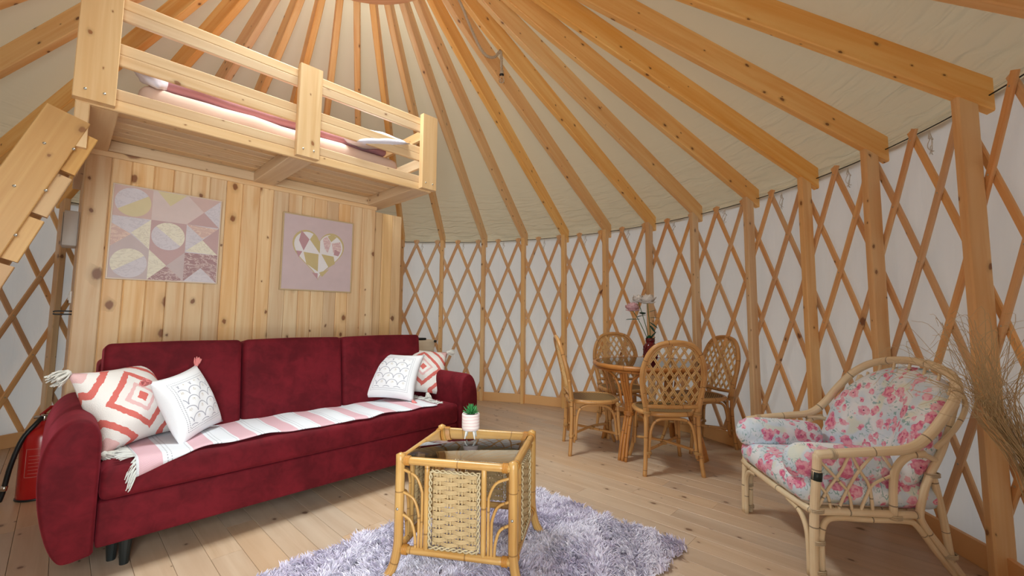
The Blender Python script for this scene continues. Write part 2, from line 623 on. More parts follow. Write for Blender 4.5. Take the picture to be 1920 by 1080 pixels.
# tie strings
rs = random.Random(3)
sp = []
for q in range(3):
    pts = [(0, 0, 0)]
    for s in range(5):
        pts.append((rs.uniform(-.004, .008), rs.uniform(-.02, .02), -0.02 - 0.02 * s - rs.uniform(0, .02)))
    pts.append((0.004, rs.uniform(-.025, .025), -0.06 - rs.uniform(0, .09)))
    sp.append(tube(pts, 0.0022, 5, n=3))
tie_me = tmesh(*sp)
for i in range(36):
    a = az(i + 0.53)
    ob('tie_string', tie_me, M_ROPE_W, wall, Vector((sin(a), cos(a), 0)) * (RB + 0.012) + Vector((0, 0, 2.10)), (0.3 * h(i, 2), 0, pi / 2 - a + h(i, 3) - .5))

# glazed double door added unseen behind the camera to let in front light
pd = Vector((sin(DOOR_AZ), cos(DOOR_AZ), 0))
door2 = struct(empty('added_door', (CX + pd.x * 3.20, CY + pd.y * 3.20, 0), pi - DOOR_AZ))
DW, DH = 1.02, 2.02
for x in (-DW / 2, DW / 2): bar_between('jamb', (x, 0, 0), (x, 0, DH), 0.06, 0.10, M_POST, door2, (0, 1, 0))
bar_between('lintel', (-DW / 2 - .03, 0, DH + .03), (DW / 2 + .03, 0, DH + .03), 0.10, 0.06, M_POST, door2)
for sx in (-1, 1):
    lf_ = empty('leaf', (sx * .245, 0, 0)); lf_.parent = door2
    for x in (-.205, .205): bar_between('stile', (x, 0, .03), (x, 0, DH - .02), 0.06, 0.045, M_POST, lf_, (0, 1, 0))
    for z in (.08, .75, DH - .06): bar_between('rail', (-.175, 0, z), (.175, 0, z), 0.045, 0.09, M_POST, lf_)
    for z0, z1 in ((.125, .705), (.795, DH - .105)):
        ob('pane', rbox(.35, .006, z1 - z0, .001, 1), glass('door_glass', (.95, .97, .97, 1), 1.0), lf_, (0, 0, (z0 + z1) / 2))

# --- roof: canvas, rafters, ring, cable
SL = (HC - H) / (R - RR)
ANG = math.atan(SL)
RD = 0.130                                            # rafter depth
TOPV = RD / cos(ANG)
def roof_pt(u, v):
    a = 2 * pi * u + pi
    fr = ((a - az(0)) / DL) % 1.0
    if v < 0.93:
        t = v / 0.93
        r = 0.60 + t * (R_CANVAS + 0.02 - 0.60)
        z = H + (R - r) * SL + TOPV + 0.004
        sag = sin(pi * fr)
        z -= 0.020 * sag * sag * sin(pi * min(1, t * 1.02))
        fold = max(0, (t - 0.62) / 0.38)
        z += 0.020 * fold * fold * sag * (sin(26 * t * 2.6 + 5 * (fr - 0.5) ** 2 * 8 + 3 * h(ffloor((a - az(0)) / DL), 4)))
    else:
        t = (v - 0.93) / 0.07
        r = R_CANVAS + 0.02
        z = H + (R - r) * SL + TOPV + 0.004 - t * 0.09
    return (r * sin(a), r * cos(a), z)
V, F, U = grid(roof_pt, 36 * 10, 60, True)
roof = struct(ob('ceiling', mesh('roof', V, F, U, True), M_ROOF, None, (CX, CY, 0)))

raf_me = None
for i in range(36):
    if raf_me is None:
        # in the sloped frame: X towards the crown, Z up out of the slope, origin at the post's inner top edge
        Lr = (R - RR) / cos(ANG)
        tail = 0.137 / cos(ANG)
        w, c = 0.050, 0.005
        xs = [-tail, 0.0, Lr * 0.5, Lr * 0.72, Lr * 0.84, Lr * 0.93, Lr]
        zb = [0.0, 0.0, 0.0, 0.002, 0.012, 0.032, 0.062]
        zb = [b - 0.0 for b in zb]
        V, F = [], []
        tn = math.tan(ANG)
        for x, b in zip(xs, zb):
            b -= 0.045 * max(0, x / Lr) ** 1.2 * (1 if x < Lr * 0.99 else 1)
            end = x in (xs[0], xs[-1])                              # plumb cuts at eave and ring
            ring = [(-w / 2, b + c), (-w / 2 + c, b), (w / 2 - c, b), (w / 2, b + c), (w / 2, RD), (-w / 2, RD)]
            for y, z in ring:
                V.append((x + (z * tn if end else 0), y, z))
        n = 6
        for s in range(len(xs) - 1):
            for k in range(n):
                F.append((s * n + k, s * n + (k + 1) % n, (s + 1) * n + (k + 1) % n, (s + 1) * n + k))
        F.append(tuple(range(n))); F.append(tuple(range((len(xs) - 1) * n, len(xs) * n)))
        raf_me = fixn(mesh('rafter', V, F))
    a = az(i + POST_OFF.get(i, 0))
    o = ob('rafter', raf_me, M_RAFTER, roof)
    rad = Vector((sin(a), cos(a), 0))
    x = (-rad * cos(ANG) + Vector((0, 0, 1)) * sin(ANG))
    z = Vector((0, 0, 1)) * cos(ANG) + rad * sin(ANG)
    y = z.cross(x)
    M = Matrix((x, y, z)).transposed().to_4x4()
    M.translation = rad * R + Vector((0, 0, H))
    o.matrix_local = M
# crown ring of laminated wood
V, F, _ = lathe([(RR, HC + 0.005), (RR, HC + 0.21), (RR - 0.16, HC + 0.21), (RR - 0.16, HC + 0.005), (RR, HC + 0.005)], 72)
M_RING = wood('ring_ply', (226, 176, 134), (206, 148, 104), knots=0.1, tone=0.02)
ob('crown_ring', fixn(mesh('ring', V, F, None, False)), M_RING, roof)
# clear dome over the crown opening
V, F, U = lathe([(RR - 0.10 if t == 0 else (RR - 0.10) * cos(t * pi / 16) + .0005, HC + 0.212 + 0.24 * sin(t * pi / 16)) for t in range(9)], 48)
ob('crown_dome', mesh('dome', V, F, U, True), M_GLASS, roof)
# eave cable
ob('eave_cable', tmesh(tube([(sin(2 * pi * k / 144) * 3.283, cos(2 * pi * k / 144) * 3.283, 2.115) for k in range(144)], 0.0035, 5, True, raw=True)), M_BLACK, roof)

# --- plank wall (front of the enclosed cabin under the loft)
NW = -3.50
A0, A1, ZW = 0.042, 1.895, 2.075
cab_root = an((A0 + A1) / 2, -4.22)
me = rbox(A1 - A0 - 0.06, 1.36, ZW - 0.03, 0.004, 1)
wall_cabin = struct(ob('wall_cabin', me, M_DARK, None, (cab_root.x, cab_root.y, ZW / 2), (0, 0, ROT_AN)))
# local +Y of the rotated frame points to -N (into the cabin)
def cabl(a, n, z): return Vector((a - (A0 + A1) / 2, -(n - (-4.22)), z - ZW / 2))
def plank_prof(w, t=0.02, g=0.006):
    return [(-w / 2, t), (-w / 2, -t + g), (-w / 2 + g, -t), (w / 2 - g, -t), (w / 2, -t + g), (w / 2, t)]
def plank(L, w, t=0.02):
    V, F = prism_x(L, [(y, z) for y, z in plank_prof(w, t / 1)])
    return fixn(mesh('plank', V, F))
edges = [A0]
wd = [0.112, 0.093, 0.108, 0.1, 0.096, 0.102, 0.098, 0.1]
q = 0
while edges[-1] < A1 - 0.13:
    edges.append(edges[-1] + wd[q % 8]); q += 1
edges.append(A1)
for s, e in zip(edges[:-1], edges[1:]):
    o = ob('wall_plank', plank(ZW, e - s - 0.001, 0.012), M_PLANK, wall_cabin)
    # local X up, Z towards the cabin interior
    X_, Z_ = Vector((0, 0, 1)), Vector((0, 1, 0)); Y_ = Z_.cross(X_)
    M = Matrix((X_, Y_, Z_)).transposed().to_4x4(); M.translation = cabl((s + e) / 2, NW - 0.012, ZW / 2)
    o.matrix_local = M
for side, aa in ((-1, A0 + 0.012), (1, A1 - 0.012)):
    nn = NW - 0.028
    while nn > -4.9:
        w = 0.1
        o = ob('wall_plank', plank(ZW, w - 0.001, 0.012), M_PLANK, wall_cabin)
        X_, Z_ = Vector((0, 0, 1)), Vector((-side, 0, 0)); Y_ = Z_.cross(X_)
        M = Matrix((X_, Y_, Z_)).transposed().to_4x4(); M.translation = cabl(aa, nn - w / 2, ZW / 2)
        o.matrix_local = M
        nn -= w
# head trim over the planks
o = ob('head_trim', cham(A1 - A0, 0.014, 0.035, 0.003), M_PLANK, wall_cabin, cabl((A0 + A1) / 2, NW + 0.008, ZW - 0.018))
# plank door standing past the cabin corner
dr = an(2.045, NW - 0.06)
door = empty('door_1', (dr.x, dr.y, 0), ROT_AN)
struct(door)
M_DOOR = wood('door_spruce', (228, 190, 142), (212, 170, 120), knots=0.14, tone=0.06)
for s, w in ((-0.105, 0.10), (0.0, 0.105), (0.10, 0.093)):
    o = ob('door_board', plank(2.02, w, 0.014), M_DOOR, door)
    X_, Z_ = Vector((0, 0, 1)), Vector((0, 1, 0)); Y_ = Z_.cross(X_)
    M = Matrix((X_, Y_, Z_)).transposed().to_4x4(); M.translation = (s, 0, 1.03)
    o.matrix_local = M

# ================================================================== LOFT BED
NF = -2.70                                            # front plane of the loft posts
lr_ = an(0.97, NF)
loft = empty('loft_bed', (lr_.x, lr_.y, 0), ROT_AN)
tag(loft, 'pale spruce loft bed platform with guard rails above the plank wall', 'loft bed')
def lf(a, n, z): return Vector((a - 0.97, -(n - NF), z))
UPZ = (0, 0, 1)
def board_an(name, a0, n0, z0, a1, n1, z1, w, t, mat=M_LOFT, parent=None, up=UPZ, c=0.004):
    return bar_between(name, lf(a0, n0, z0), lf(a1, n1, z1), w, t, mat, parent or loft, up, c)
# posts on the outside (w = along wall, t = out of wall)
def screw(parent, p, nrm=(0, -1, 0), r=0.006):
    V, F, U = lathe([(r, 0), (r * .9, .002), (0.0005, .003)], 10)
    o = ob('screw', mesh('screw', V, F, U, True), M_SCREW, parent, p)
    o.rotation_euler = Vector((0, 0, 1)).rotation_difference(Vector(nrm)).to_euler()
    return o
def loft_post(a0, a1, zb=2.078, zt=2.665, th=0.045):
    am = (a0 + a1) / 2
    o = ob('guard_post', cham(zt - zb, a1 - a0, th, 0.003), M_LOFT, loft)
    X_, Z_ = Vector((0, 0, 1)), Vector((0, -1, 0)); Y_ = Z_.cross(X_)
    M = Matrix((X_, Y_, Z_)).transposed().to_4x4(); M.translation = lf(am, NF - th / 2, (zb + zt) / 2)
    o.matrix_local = M
    for da in (-0.032, 0.032):
        screw(loft, lf(am + da, NF + 0.0, zb + 0.045))
loft_post(-0.032, 0.112, 2.075, 2.70)
loft_post(0.925, 1.062)
loft_post(1.832, 1.968)
# guard rails, each of two boards
NR = NF - 0.046 - 0.012
for z0, z1 in ((2.068, 2.180), (2.298, 2.410), (2.530, 2.643)):
    zm = (z0 + z1) / 2
    board_an('rail_board', -0.02, NR, (zm + z1) / 2, 1.95, NR, (zm + z1) / 2, 0.024, zm - z0 - 0.001)
    board_an('rail_board', -0.02, NR + .001, (zm + z0) / 2, 1.95, NR + .001, (zm + z0) / 2, 0.024, zm - z0 - 0.001)
# end rails at the far end and at the ladder end
for aa in (1.945,):
    for z0, z1 in ((2.068, 2.180), (2.298, 2.385), (2.530, 2.615)):
        board_an('end_rail', aa, NR - .02, (z0 + z1) / 2, aa, -4.75, (z0 + z1) / 2, 0.024, z1 - z0)
# cross beams
for a0, a1 in ((-0.005, 0.13), (0.905, 1.045), (1.80, 1.94)):
    board_an('cross_beam', (a0 + a1) / 2, NR - 0.014, 2.106, (a0 + a1) / 2, -4.75, 2.106, a1 - a0, 0.074)
# ledger along the plank wall
for a0, a1 in ((0.13, 0.905), (1.045, 1.80)):
    board_an('ledger', a0, NW + 0.012, 2.108, a1, NW + 0.012, 2.108, 0.024, 0.066)
# deck boards seen from below
nn = NR - 0.015
while nn > -4.75:
    board_an('deck_board', 0.0, nn - 0.044, 2.152, 1.93, nn - 0.044, 2.152, 0.087, 0.018, M_LOFT, None, UPZ, 0.006)
    nn -= 0.088
# far rail and posts, up at the bed's back edge
for z0, z1 in ((2.298, 2.41),):
    board_an('rail_board', 0.0, -4.74, (z0 + z1) / 2, 1.93, -4.74, (z0 + z1) / 2, 0.024, z1 - z0)
# hanging block where the ladder meets the platform
board_an('corner_post', 0.005, NF - 0.085, 1.86, 0.005, NF - 0.085, 2.085, 0.05, 0.075, M_LOFT, None, (0, 1, 0))

# bed on the platform
bed_base = an(1.0, -3.45)
M_SHEET = fabric('peach_sheet', (224, 190, 172), 700, var=0.05).m
M_DUVET = fabric('rose_duvet', (188, 132, 136), 500, var=0.08).m
M_PILW = fabric('white_pillowcase', (226, 216, 226), 500, var=0.06).m
def soft_box(name, sx, sy, sz, r, mat, loc, rz=0.0, wr=0.006, seedk=1, sub=10, parent=None):
    me = rbox(sx, sy, sz, r, 4, 0.012, 2)
    bm = bmesh.new(); bm.from_mesh(me)
    bmesh.ops.subdivide_edges(bm, edges=[e for e in bm.edges if e.calc_length() > 0.12], cuts=5, use_grid_fill=True)
    for v in bm.verts:
        x, y, z = v.co
        v.co += Vector((0, sin(x * 17 + seedk) * wr * 0.5, wr * (sin(x * 11 + y * 7 + seedk) + 0.6 * sin(x * 23 - y * 13))))
    bm.to_mesh(me); bm.free()
    me.polygons.foreach_set('use_smooth', [True] * len(me.polygons))
    return ob(name, me, mat, parent, loc, (0, 0, rz))
mt = empty('mattress', (bed_base.x, bed_base.y, 2.162), ROT_AN)
tag(mt, 'peach sheeted mattress lying on the loft platform behind the rails', 'mattress')
soft_box('sheet', 1.55, 1.12, 0.155, 0.06, M_SHEET, (-0.02, 0, 0.082), 0, 0.004, 2, 10, mt)
p = an(0.98, -3.47, 2.325)
dv = tag(soft_box('duvet', 1.38, 1.06, 0.07, 0.03, M_DUVET, (p.x, p.y, 2.368), ROT_AN, 0.006, 5), 'dusty rose duvet spread over the loft mattress', 'duvet')

def pillow_mesh(sx, sy, T, pinch=0.08, n=18, wr=0.0, sd=0):
    """cushion in the XY plane, UV -1..1, thickness along Z"""
    V, F, U = [], [], []
    idx = {}
    for side in (1, -1):
        for i in range(n + 1):
            for j in range(n + 1):
                u, v = -1 + 2 * i / n, -1 + 2 * j / n
                edge = i in (0, n) or j in (0, n)
                if side == -1 and edge: idx[(side, i, j)] = idx[(1, i, j)]; continue
                x = u * (1 - pinch * (1 - v * v) * u * u)
                y = v * (1 - pinch * (1 - u * u) * v * v)
                t = ((1 - u ** 2) * (1 - v ** 2))
                z = T * max(0, t) ** 0.55
                z += wr * sin(u * 7 + sd) * sin(v * 6 + sd * 2) * t
                idx[(side, i, j)] = len(V)
                V.append((x * sx / 2, y * sy / 2, z * side)); U.append((u, v))
    for side in (1, -1):
        for i in range(n):
            for j in range(n):
                q = (idx[(side, i, j)], idx[(side, i + 1, j)], idx[(side, i + 1, j + 1)], idx[(side, i, j + 1)])
                F.append(q if side == 1 else q[::-1])
    return mesh('pillow', V, F, U, True)
def place(o, center, normal, upv):
    """local Z -> normal, local Y -> upv"""
    z = Vector(normal).normalized(); y = Vector(upv); y = (y - z * y.dot(z)).normalized(); x = y.cross(z)
    M = Matrix((x, y, z)).transposed().to_4x4(); M.translation = Vector(center)
    o.matrix_world = M
    return o
NV, DV = Vector((NX, NY, 0)), Vector((DX, DY, 0)); ZV = Vector((0, 0, 1))
bp = ob('bed_pillow', pillow_mesh(0.42, 0.66, 0.07, 0.05, 14, 0.01), M_PILW)
place(bp, an(1.50, -3.02, 2.45), ZV * 0.9 - DV * 0.25 + NV * .35, NV)
tag(bp, 'white pillow lying on the rose duvet behind the loft rail', 'pillow')
bp2 = ob('bed_pillow', pillow_mesh(0.2, 0.26, 0.05, 0.05, 14, 0.012, 3), M_PILW)
place(bp2, an(0.24, -2.93, 2.385), ZV * 0.7 + DV * 0.6 + NV * .5, NV)
tag(bp2, 'crumpled white cushion at the ladder end of the loft mattress', 'cushion')

# ================================================================== LADDER
lad0 = an(-0.72, -2.98)
lad = empty('loft_ladder', (lad0.x, lad0.y, 0), ROT_AN)
tag(lad, 'steep pine ladder with wide stringers leaning against the loft', 'ladder')
def ll(a, n, z): return Vector((a + 0.72, -(n + 2.98), z))
M_LAD = wood('ladder_pine', (214, 168, 104), (196, 144, 80), (140, 88, 46), knots=0.3, tone=0.05)
sl_a = (0.018 + 0.188) / (1.895 - 1.30)               # along-wall run per metre of height
for nn in (-2.762, -3.22):
    zt, zb = 2.00, 0.0
    at = lambda z: -0.045 + (z - 1.97) * sl_a
    V = [(at(zb) - 0.075, zb), (at(zb) + 0.085, zb), (at(zt) + 0.085, zt - 0.02), (at(zt) + 0.02, zt + 0.035), (at(zt) - 0.02, zt + 0.02)]
    # stringer prism with length along local X for the grain
    d = Vector((sl_a, 0, 1)).normalized()
    o = bar_between('stringer', ll(at(0) , nn, 0.028), ll(at(2.0), nn, 2.0), 0.036, 0.150, M_LAD, lad, (1, 0, 0))
for k in range(9):
    z = 1.842 - 0.2085 * k
    a = -0.055 + (z - 1.842) * sl_a
    o = bar_between('tread', ll(a, -2.745 - 0.036, z), ll(a, -3.204, z), 0.135, 0.030, M_LAD, lad, UPZ)
    cp0 = ll(a + 0.050 + 0.09 * sl_a, -2.80, z + 0.09); cp1 = ll(a + 0.050 - 0.098 * sl_a, -2.80, z - 0.098)
    bar_between('cleat', cp0, cp1, 0.040, 0.085, M_LAD, lad, (1, 0, 0))
    for da in (-0.045, 0.045):
        screw(lad, ll(a + da, -2.7435, z))

# ================================================================== SMALL FIXTURES BY THE CABIN
wb = an(0.005, -3.62, 1.59)
o = empty('wall_box', (wb.x, wb.y, 1.488), ROT_AN)
tag(o, 'small white electric box on the side of the plank cabin', 'electric box')
M_WHITE = plain('white_plastic', (208, 200, 194), 0.45, 0.35)
ob('housing', rbox(0.062, 0.16, 0.205, 0.006, 2), M_WHITE, o, (0, 0, 0.103))
ob('front_cover', rbox(0.006, 0.14, 0.185, 0.003, 1), M_WHITE, o, (-0.033, 0, 0.103))
for zz, nm in ((1.10, 'iron_hook'),):
    p = an(0.0, -3.56, zz)
    t = [tube([(0.045, 0, dz), (-0.02, 0, dz), (-0.032, 0, dz * .6)], 0.004, 6) for dz in (-.008, .010)]
    o = ob(nm, tmesh(*t), M_BLACK, None, p, (0, 0, ROT_AN))
    tag(o, 'black double hook on the edge of the plank cabin', 'hook')
p = an(0.030, -3.53, 1.19)
sw = empty('light_switch', (p.x, p.y, 1.155), ROT_AN)
tag(sw, 'tiny white light switch on the side of the plank cabin', 'switch')
ob('plate', rbox(0.012, 0.05, 0.07, 0.004, 2), M_WHITE, sw, (0, 0, 0.035))
ob('rocker', rbox(0.006, 0.024, 0.034, 0.002, 1), M_WHITE, sw, (-0.008, 0, 0.035))

# pale cabinet behind the sofa's far end
p = an(2.44, -3.72)
cb = empty('cabinet', (p.x, p.y, 0), ROT_AN)
tag(cb, 'low pale wooden cabinet with black top behind the sofa', 'cabinet')
M_CAB = wood('birch', (222, 208, 186), (206, 190, 166), knots=0.05, tone=0.03)
ob('body', rbox(0.34, 0.34, 0.86, 0.006, 1), M_CAB, cb, (0, 0, 0.43))
ob('cabinet_top', rbox(0.24, 0.34, 0.02, 0.005, 2), M_BLACK, cb, (-0.05, 0, 0.871))
ob('knob', tmesh(tube([(0, 0, 0), (0, -0.02, 0)], 0.013, 8)), M_BLACK, cb, (0.172, -0.165, 0.845))

# ================================================================== PAINTINGS
def polymesh(shapes, z0=0.0):
    """shapes: list of (poly, material index); small steps in depth keep print layers apart"""
    V, F, MI = [], [], []
    for k, (poly, mi) in enumerate(shapes):
        b = len(V)
        for x, y in poly: V.append((x, -(z0 + 0.00012 * k), y))
        F.append(tuple(range(b, b + len(poly)))); MI.append(mi)
    me = bpy.data.meshes.new('print')
    me.from_pydata(V, [], F)
    me.polygons.foreach_set('material_index', MI)
    me.update()
    return me
def marble(name, rgb, vein, amt=0.3):
    m = Mat(name, 0.5, 0.3)
    v = m.coord('Object', False)
    w = m.noise(m.scale(v, (14, 14, 30)), 1.0, 4, 0.6, 1.5)
    m.col(m.mix((1.0 - (w - 0.5).abs().ss(0.0, 0.05)) * amt, srgb(*rgb), srgb(*vein)))
    return m.m
PA = [plain('print_dusty_rose', (216, 184, 178), 0.5), marble('print_lilac_marble', (216, 206, 212), (172, 160, 170)),
      plain('print_gold', (224, 206, 166), 0.4), plain('print_blush', (224, 202, 198), 0.5),
      marble('print_cream', (234, 224, 206), (170, 150, 140)), plain('print_mauve', (204, 170, 170), 0.5),
      marble('print_foil', (172, 136, 138), (226, 205, 200), 0.8), plain('print_taupe', (208, 188, 188), 0.5),
      marble('print_streak', (214, 180, 172), (238, 214, 196), 0.7)]
def circ(cx, cy, r, a0=0.0, a1=2 * pi, n=28):
    return [(cx + r * cos(a0 + (a1 - a0) * k / n), cy + r * sin(a0 + (a1 - a0) * k / n)) for k in range(n + 1)]
def sq(i, j): # cell corner, 3x3 grid on -1..1 , j from the top
    return -1 + 2 * i / 3, 1 - 2 * j / 3
def art1():
    s = []
    c = 2 / 3
    def cell(i, j, mi):
        x, y = sq(i, j); s.append(([(x, y - c), (x + c, y - c), (x + c, y), (x, y)], mi))
    def tri(i, j, pts, mi):
        x, y = sq(i, j); s.append(([(x + px * c, y - py * c) for px, py in pts], mi))
    def disc(i, j, m1, m2, ang):
        x, y = sq(i, j); cx, cy = x + c / 2, y - c / 2
        s.append((circ(cx, cy, c * 0.47, ang, ang + pi), m1)); s.append((circ(cx, cy, c * 0.47, ang + pi, ang + 2 * pi), m2))
    cell(0, 0, 0); disc(0, 0, 1, 2, radians(35))
    cell(1, 0, 3); tri(1, 0, [(0.12, 0), (0.5, .45), (0.95, 0)], 2)
    cell(2, 0, 0); tri(2, 0, [(0, 0), (0, 1), (.5, .5)], 3); tri(2, 0, [(0, 1), (1, 1), (.5, .5)], 5); tri(2, 0, [(1, 0), (.5, .5), (1, 1)], 1)
    cell(0, 1, 1); tri(0, 1, [(0, 0.25), (0, 1), (.5, .55)], 8); tri(0, 1, [(0, 1), (1, 1), (.5, .55)], 7); tri(0, 1, [(1, 0), (.5, .5), (1, 1)], 4)
    cell(1, 1, 5); disc(1, 1, 4, 1, radians(-40))
    cell(2, 1, 1); tri(2, 1, [(0, 0), (1, 0.05), (.5, .45)], 8); tri(2, 1, [(1, 0), (1, 1), (.5, .5)], 5); tri(2, 1, [(0, .95), (1, 1), (.5, .5)], 4)
    cell(0, 2, 7); disc(0, 2, 4, 1, radians(35))
    cell(1, 2, 5); tri(1, 2, [(0, 0), (0, 1), (.5, .5)], 4); tri(1, 2, [(0, 1), (1, 1), (.5, .5)], 6); tri(1, 2, [(1, 0), (1, 1), (.5, .5)], 7)
    cell(2, 2, 6); tri(2, 2, [(0, 1), (1, 1), (.5, .5)], 1)
    return s
def framed(name, label, a0, a1, z0, z1, shapes, mats, fr_mat, fr=0.007):
    w, hh = a1 - a0, z1 - z0
    p = an((a0 + a1) / 2, NW + 0.004)
    root = empty(name, (p.x, p.y, z0), ROT_AN)
    tag(root, label, 'painting', 'pictures on the plank wall')
    t = 0.022
    cv = ob('canvas_panel', rbox(w - 0.004, t - 0.006, hh - 0.004, 0.002, 1), mats[3 if len(mats) > 3 else 0], root, (0, -t / 2 + .001, hh / 2))
    sc = [([(x * (w / 2 - fr), y * (hh / 2 - fr) + hh / 2) for x, y in poly], mi) for poly, mi in shapes]
    ob('print', polymesh(sc, t - 0.003), mats, root)
    for nm, dx, dz, L, vert in (('f', 0, hh / 2 - fr / 2, w, 0), ('f', 0, -hh / 2 + fr / 2, w, 0), ('f', -w / 2 + fr / 2, 0, hh - 2 * fr, 1), ('f', w / 2 - fr / 2, 0, hh - 2 * fr, 1)):
        o = ob('frame_strip', cham(L, t + 0.002, fr, 0.001), fr_mat, root, (dx, -t / 2 - 0.001, hh / 2 + dz))
        if vert: o.rotation_euler = (0, pi / 2, 0)
    return root
M_FRAME1 = plain('rose_gold_frame', (228, 206, 186), 0.35, 0.5)
M_FRAME2 = plain('pale_gold_frame', (204, 178, 140), 0.35, 0.5)
framed('painting', 'square print of circles and triangles in pink cream and marble', 0.165, 0.72, 1.305, 1.885, art1(), PA, M_FRAME1)
# faceted heart
PB = [plain('heart_ground', (212, 188, 190), 0.55), plain('heart_gold', (206, 184, 136), 0.45), plain('heart_white', (236, 228, 230), 0.5),
      plain('heart_rose', (196, 152, 158), 0.5), marble('heart_pattern', (212, 176, 178), (238, 222, 214), 0.8)]
def heart(sc=1.0, n=60):
    pts = []
    for k in range(n):
        t = 2 * pi * k / n
        x = 16 * sin(t) ** 3; y = 13 * cos(t) - 5 * cos(2 * t) - 2 * cos(3 * t) - cos(4 * t)
        pts.append((x / 16 * 0.62 * sc, (y / 16 * 0.62 + 0.07) * sc - 0.02))
    return pts
hs = [([(-1, -1), (1, -1), (1, 1), (-1, 1)], 0), ([(x * 1.05, y * 1.05 + .01) for x, y in heart(1.0)], 1), (heart(0.985), 2)]
fac = [([(-.45, .52), (-.25, .33), (-.38, .05), (-.50, .28)], 3), ([(-.15, .48), (0.02, .30), (0.02, .02), (-.24, .33)], 1),
       ([(-.38, .02), (-.01, .0), (-.01, -.42), (-.30, -.25)], 1), ([(-.56, .03), (-.41, .03), (-.49, -.12)], 3),
       ([(.06, .01), (.38, -.02), (.42, -.20), (.26, -.30)], 1), ([(.20, .46), (.32, .52), (.44, .46), (.30, .33)], 1),
       ([(.08, .38), (.18, .46), (.30, .30), (.22, .05), (.14, .15)], 4), ([(.32, .30), (.54, .36), (.58, .18), (.52, .02), (.36, .08)], 4),
       ([(.40, .16), (.55, .10), (.50, .0), (.38, .02)], 3), ([(-.16, -.45), (-.01, -.46), (-.01, -.60)], 3), ([(.02, -.44), (.28, -.34), (.10, -.54)], 1)]
framed('painting', 'pale lilac picture of a faceted gold and white heart', 1.118, 1.678, 1.288, 1.885, [hs[0]] + [([(x * 1.16, y * 1.16 + .0) for x, y in q], k) for q, k in hs[1:] + fac], PB, M_FRAME2, 0.009)

# ================================================================== SOFA
SA, SN = 1.115, -2.98
sp_ = an(SA, SN)
sofa = empty('sofa', (sp_.x, sp_.y, 0), ROT_AN)
tag(sofa, 'burgundy velvet three seat sofa against the plank wall', 'sofa')
def so(a, n, z): return Vector((a - SA, -(n - SN), z))
def velvet():
    m = Mat('burgundy_velvet', 0.75, 0.15)
    v = m.coord('Object', False)
    n1 = m.noise(v, 5, 4, 0.6)
    n2 = m.noise(v, 16, 3, 0.6, 0.8)
    m.col(m.mix((n1 * 0.6 + n2 * 0.4).ss(0.35, 0.65), srgb(84, 16, 24), srgb(110, 24, 34)))
    m.b.inputs['Sheen Weight'].default_value = 0.3
    m.b.inputs['Sheen Roughness'].default_value = 0.35
    m.b.inputs['Sheen Tint'].default_value = srgb(220, 80, 100)
    m.bump(m.noise(v, 500, 2), 0.1, 0.002)
    return m.m
M_VEL = velvet()
def sbox(name, a0, a1, n0, n1, z0, z1, r, puff=0.0, sub=2):
    return ob(name, rbox(a1 - a0, abs(n1 - n0), z1 - z0, r, 4, puff, sub), M_VEL, sofa, so((a0 + a1) / 2, (n0 + n1) / 2, (z0 + z1) / 2))
sbox('base', 0.158, 2.077, -2.52, -3.42, 0.125, 0.312, 0.012)
sbox('seat', 0.158, 2.077, -2.505, -3.30, 0.314, 0.452, 0.028, 0.0)
sbox('back_frame', 0.158, 2.077, -3.20, -3.455, 0.125, 0.84, 0.03)
for a0, a1 in ((0.165, 0.778), (0.788, 1.400), (1.408, 2.066)):
    me = rbox(a1 - a0, 0.20, 0.505, 0.026, 4, 0.010, 3)
    o = ob('back_cushion', me, M_VEL, sofa, so((a0 + a1) / 2, -3.085, 0.682))
    o.rotation_euler = (-0.13, 0, 0)
prof = [(.155, .112), (.155, .54), (.150, .592), (.134, .632), (.108, .656), (.075, .664), (.040, .650), (.008, .610), (-.014, .550), (-.024, .47), (-.020, .37), (-.004, .26), (.022, .165), (.050, .112), (.078, .100), (.118, .104)]
prof = [(.155, .116), (.155, .33)] + [(p.x, p.y) for p in catmull([(a, z, 0) for a, z in prof[1:]] + [(.150, .109, 0)], 4)]
def arm_mesh(mirror):
    def ring(n, k):
        cx, cz = 0.07, 0.4
        return [so((2.235 - a if mirror else a), n, z) for a, z in [(cx + (a - cx) * k[0], cz + (z - cz) * k[1]) for a, z in prof]]
    st = [(-2.495, (.80, .955)), (-2.497, (.87, .97)), (-2.505, (.94, .986)), (-2.52, (.985, .997)), (-2.535, (1, 1)), (-3.0, (1, 1)), (-3.40, (1, 1)), (-3.43, (.9, .97))]
    V, F = [], []
    n = len(prof)
    for nn, k in st: V += ring(nn, k)
    for s in range(len(st) - 1):
        for q in range(n): F.append((s * n + q, s * n + (q + 1) % n, (s + 1) * n + (q + 1) % n, (s + 1) * n + q))
    F.append(tuple(range(n))); F.append(tuple(range((len(st) - 1) * n, len(st) * n)))
    me = fixn(mesh('arm', V, F, None, True))
    return me
for mir in (False, True):
    ob('armrest', arm_mesh(mir), M_VEL, sofa)
M_LEG = plain('black_stained_leg', (30, 34, 34), 0.4, 0.4)
for a, n in ((0.262, -2.60), (0.262, -3.30), (1.97, -2.60), (1.97, -3.30), (0.225, -2.68), (2.0, -2.68)):
    V, F, U = lathe([(0.016, 0.0), (0.026, 0.125)], 14, True)
    ob('leg', mesh('leg', V, F, U, False), M_LEG, sofa, so(a, n, 0))

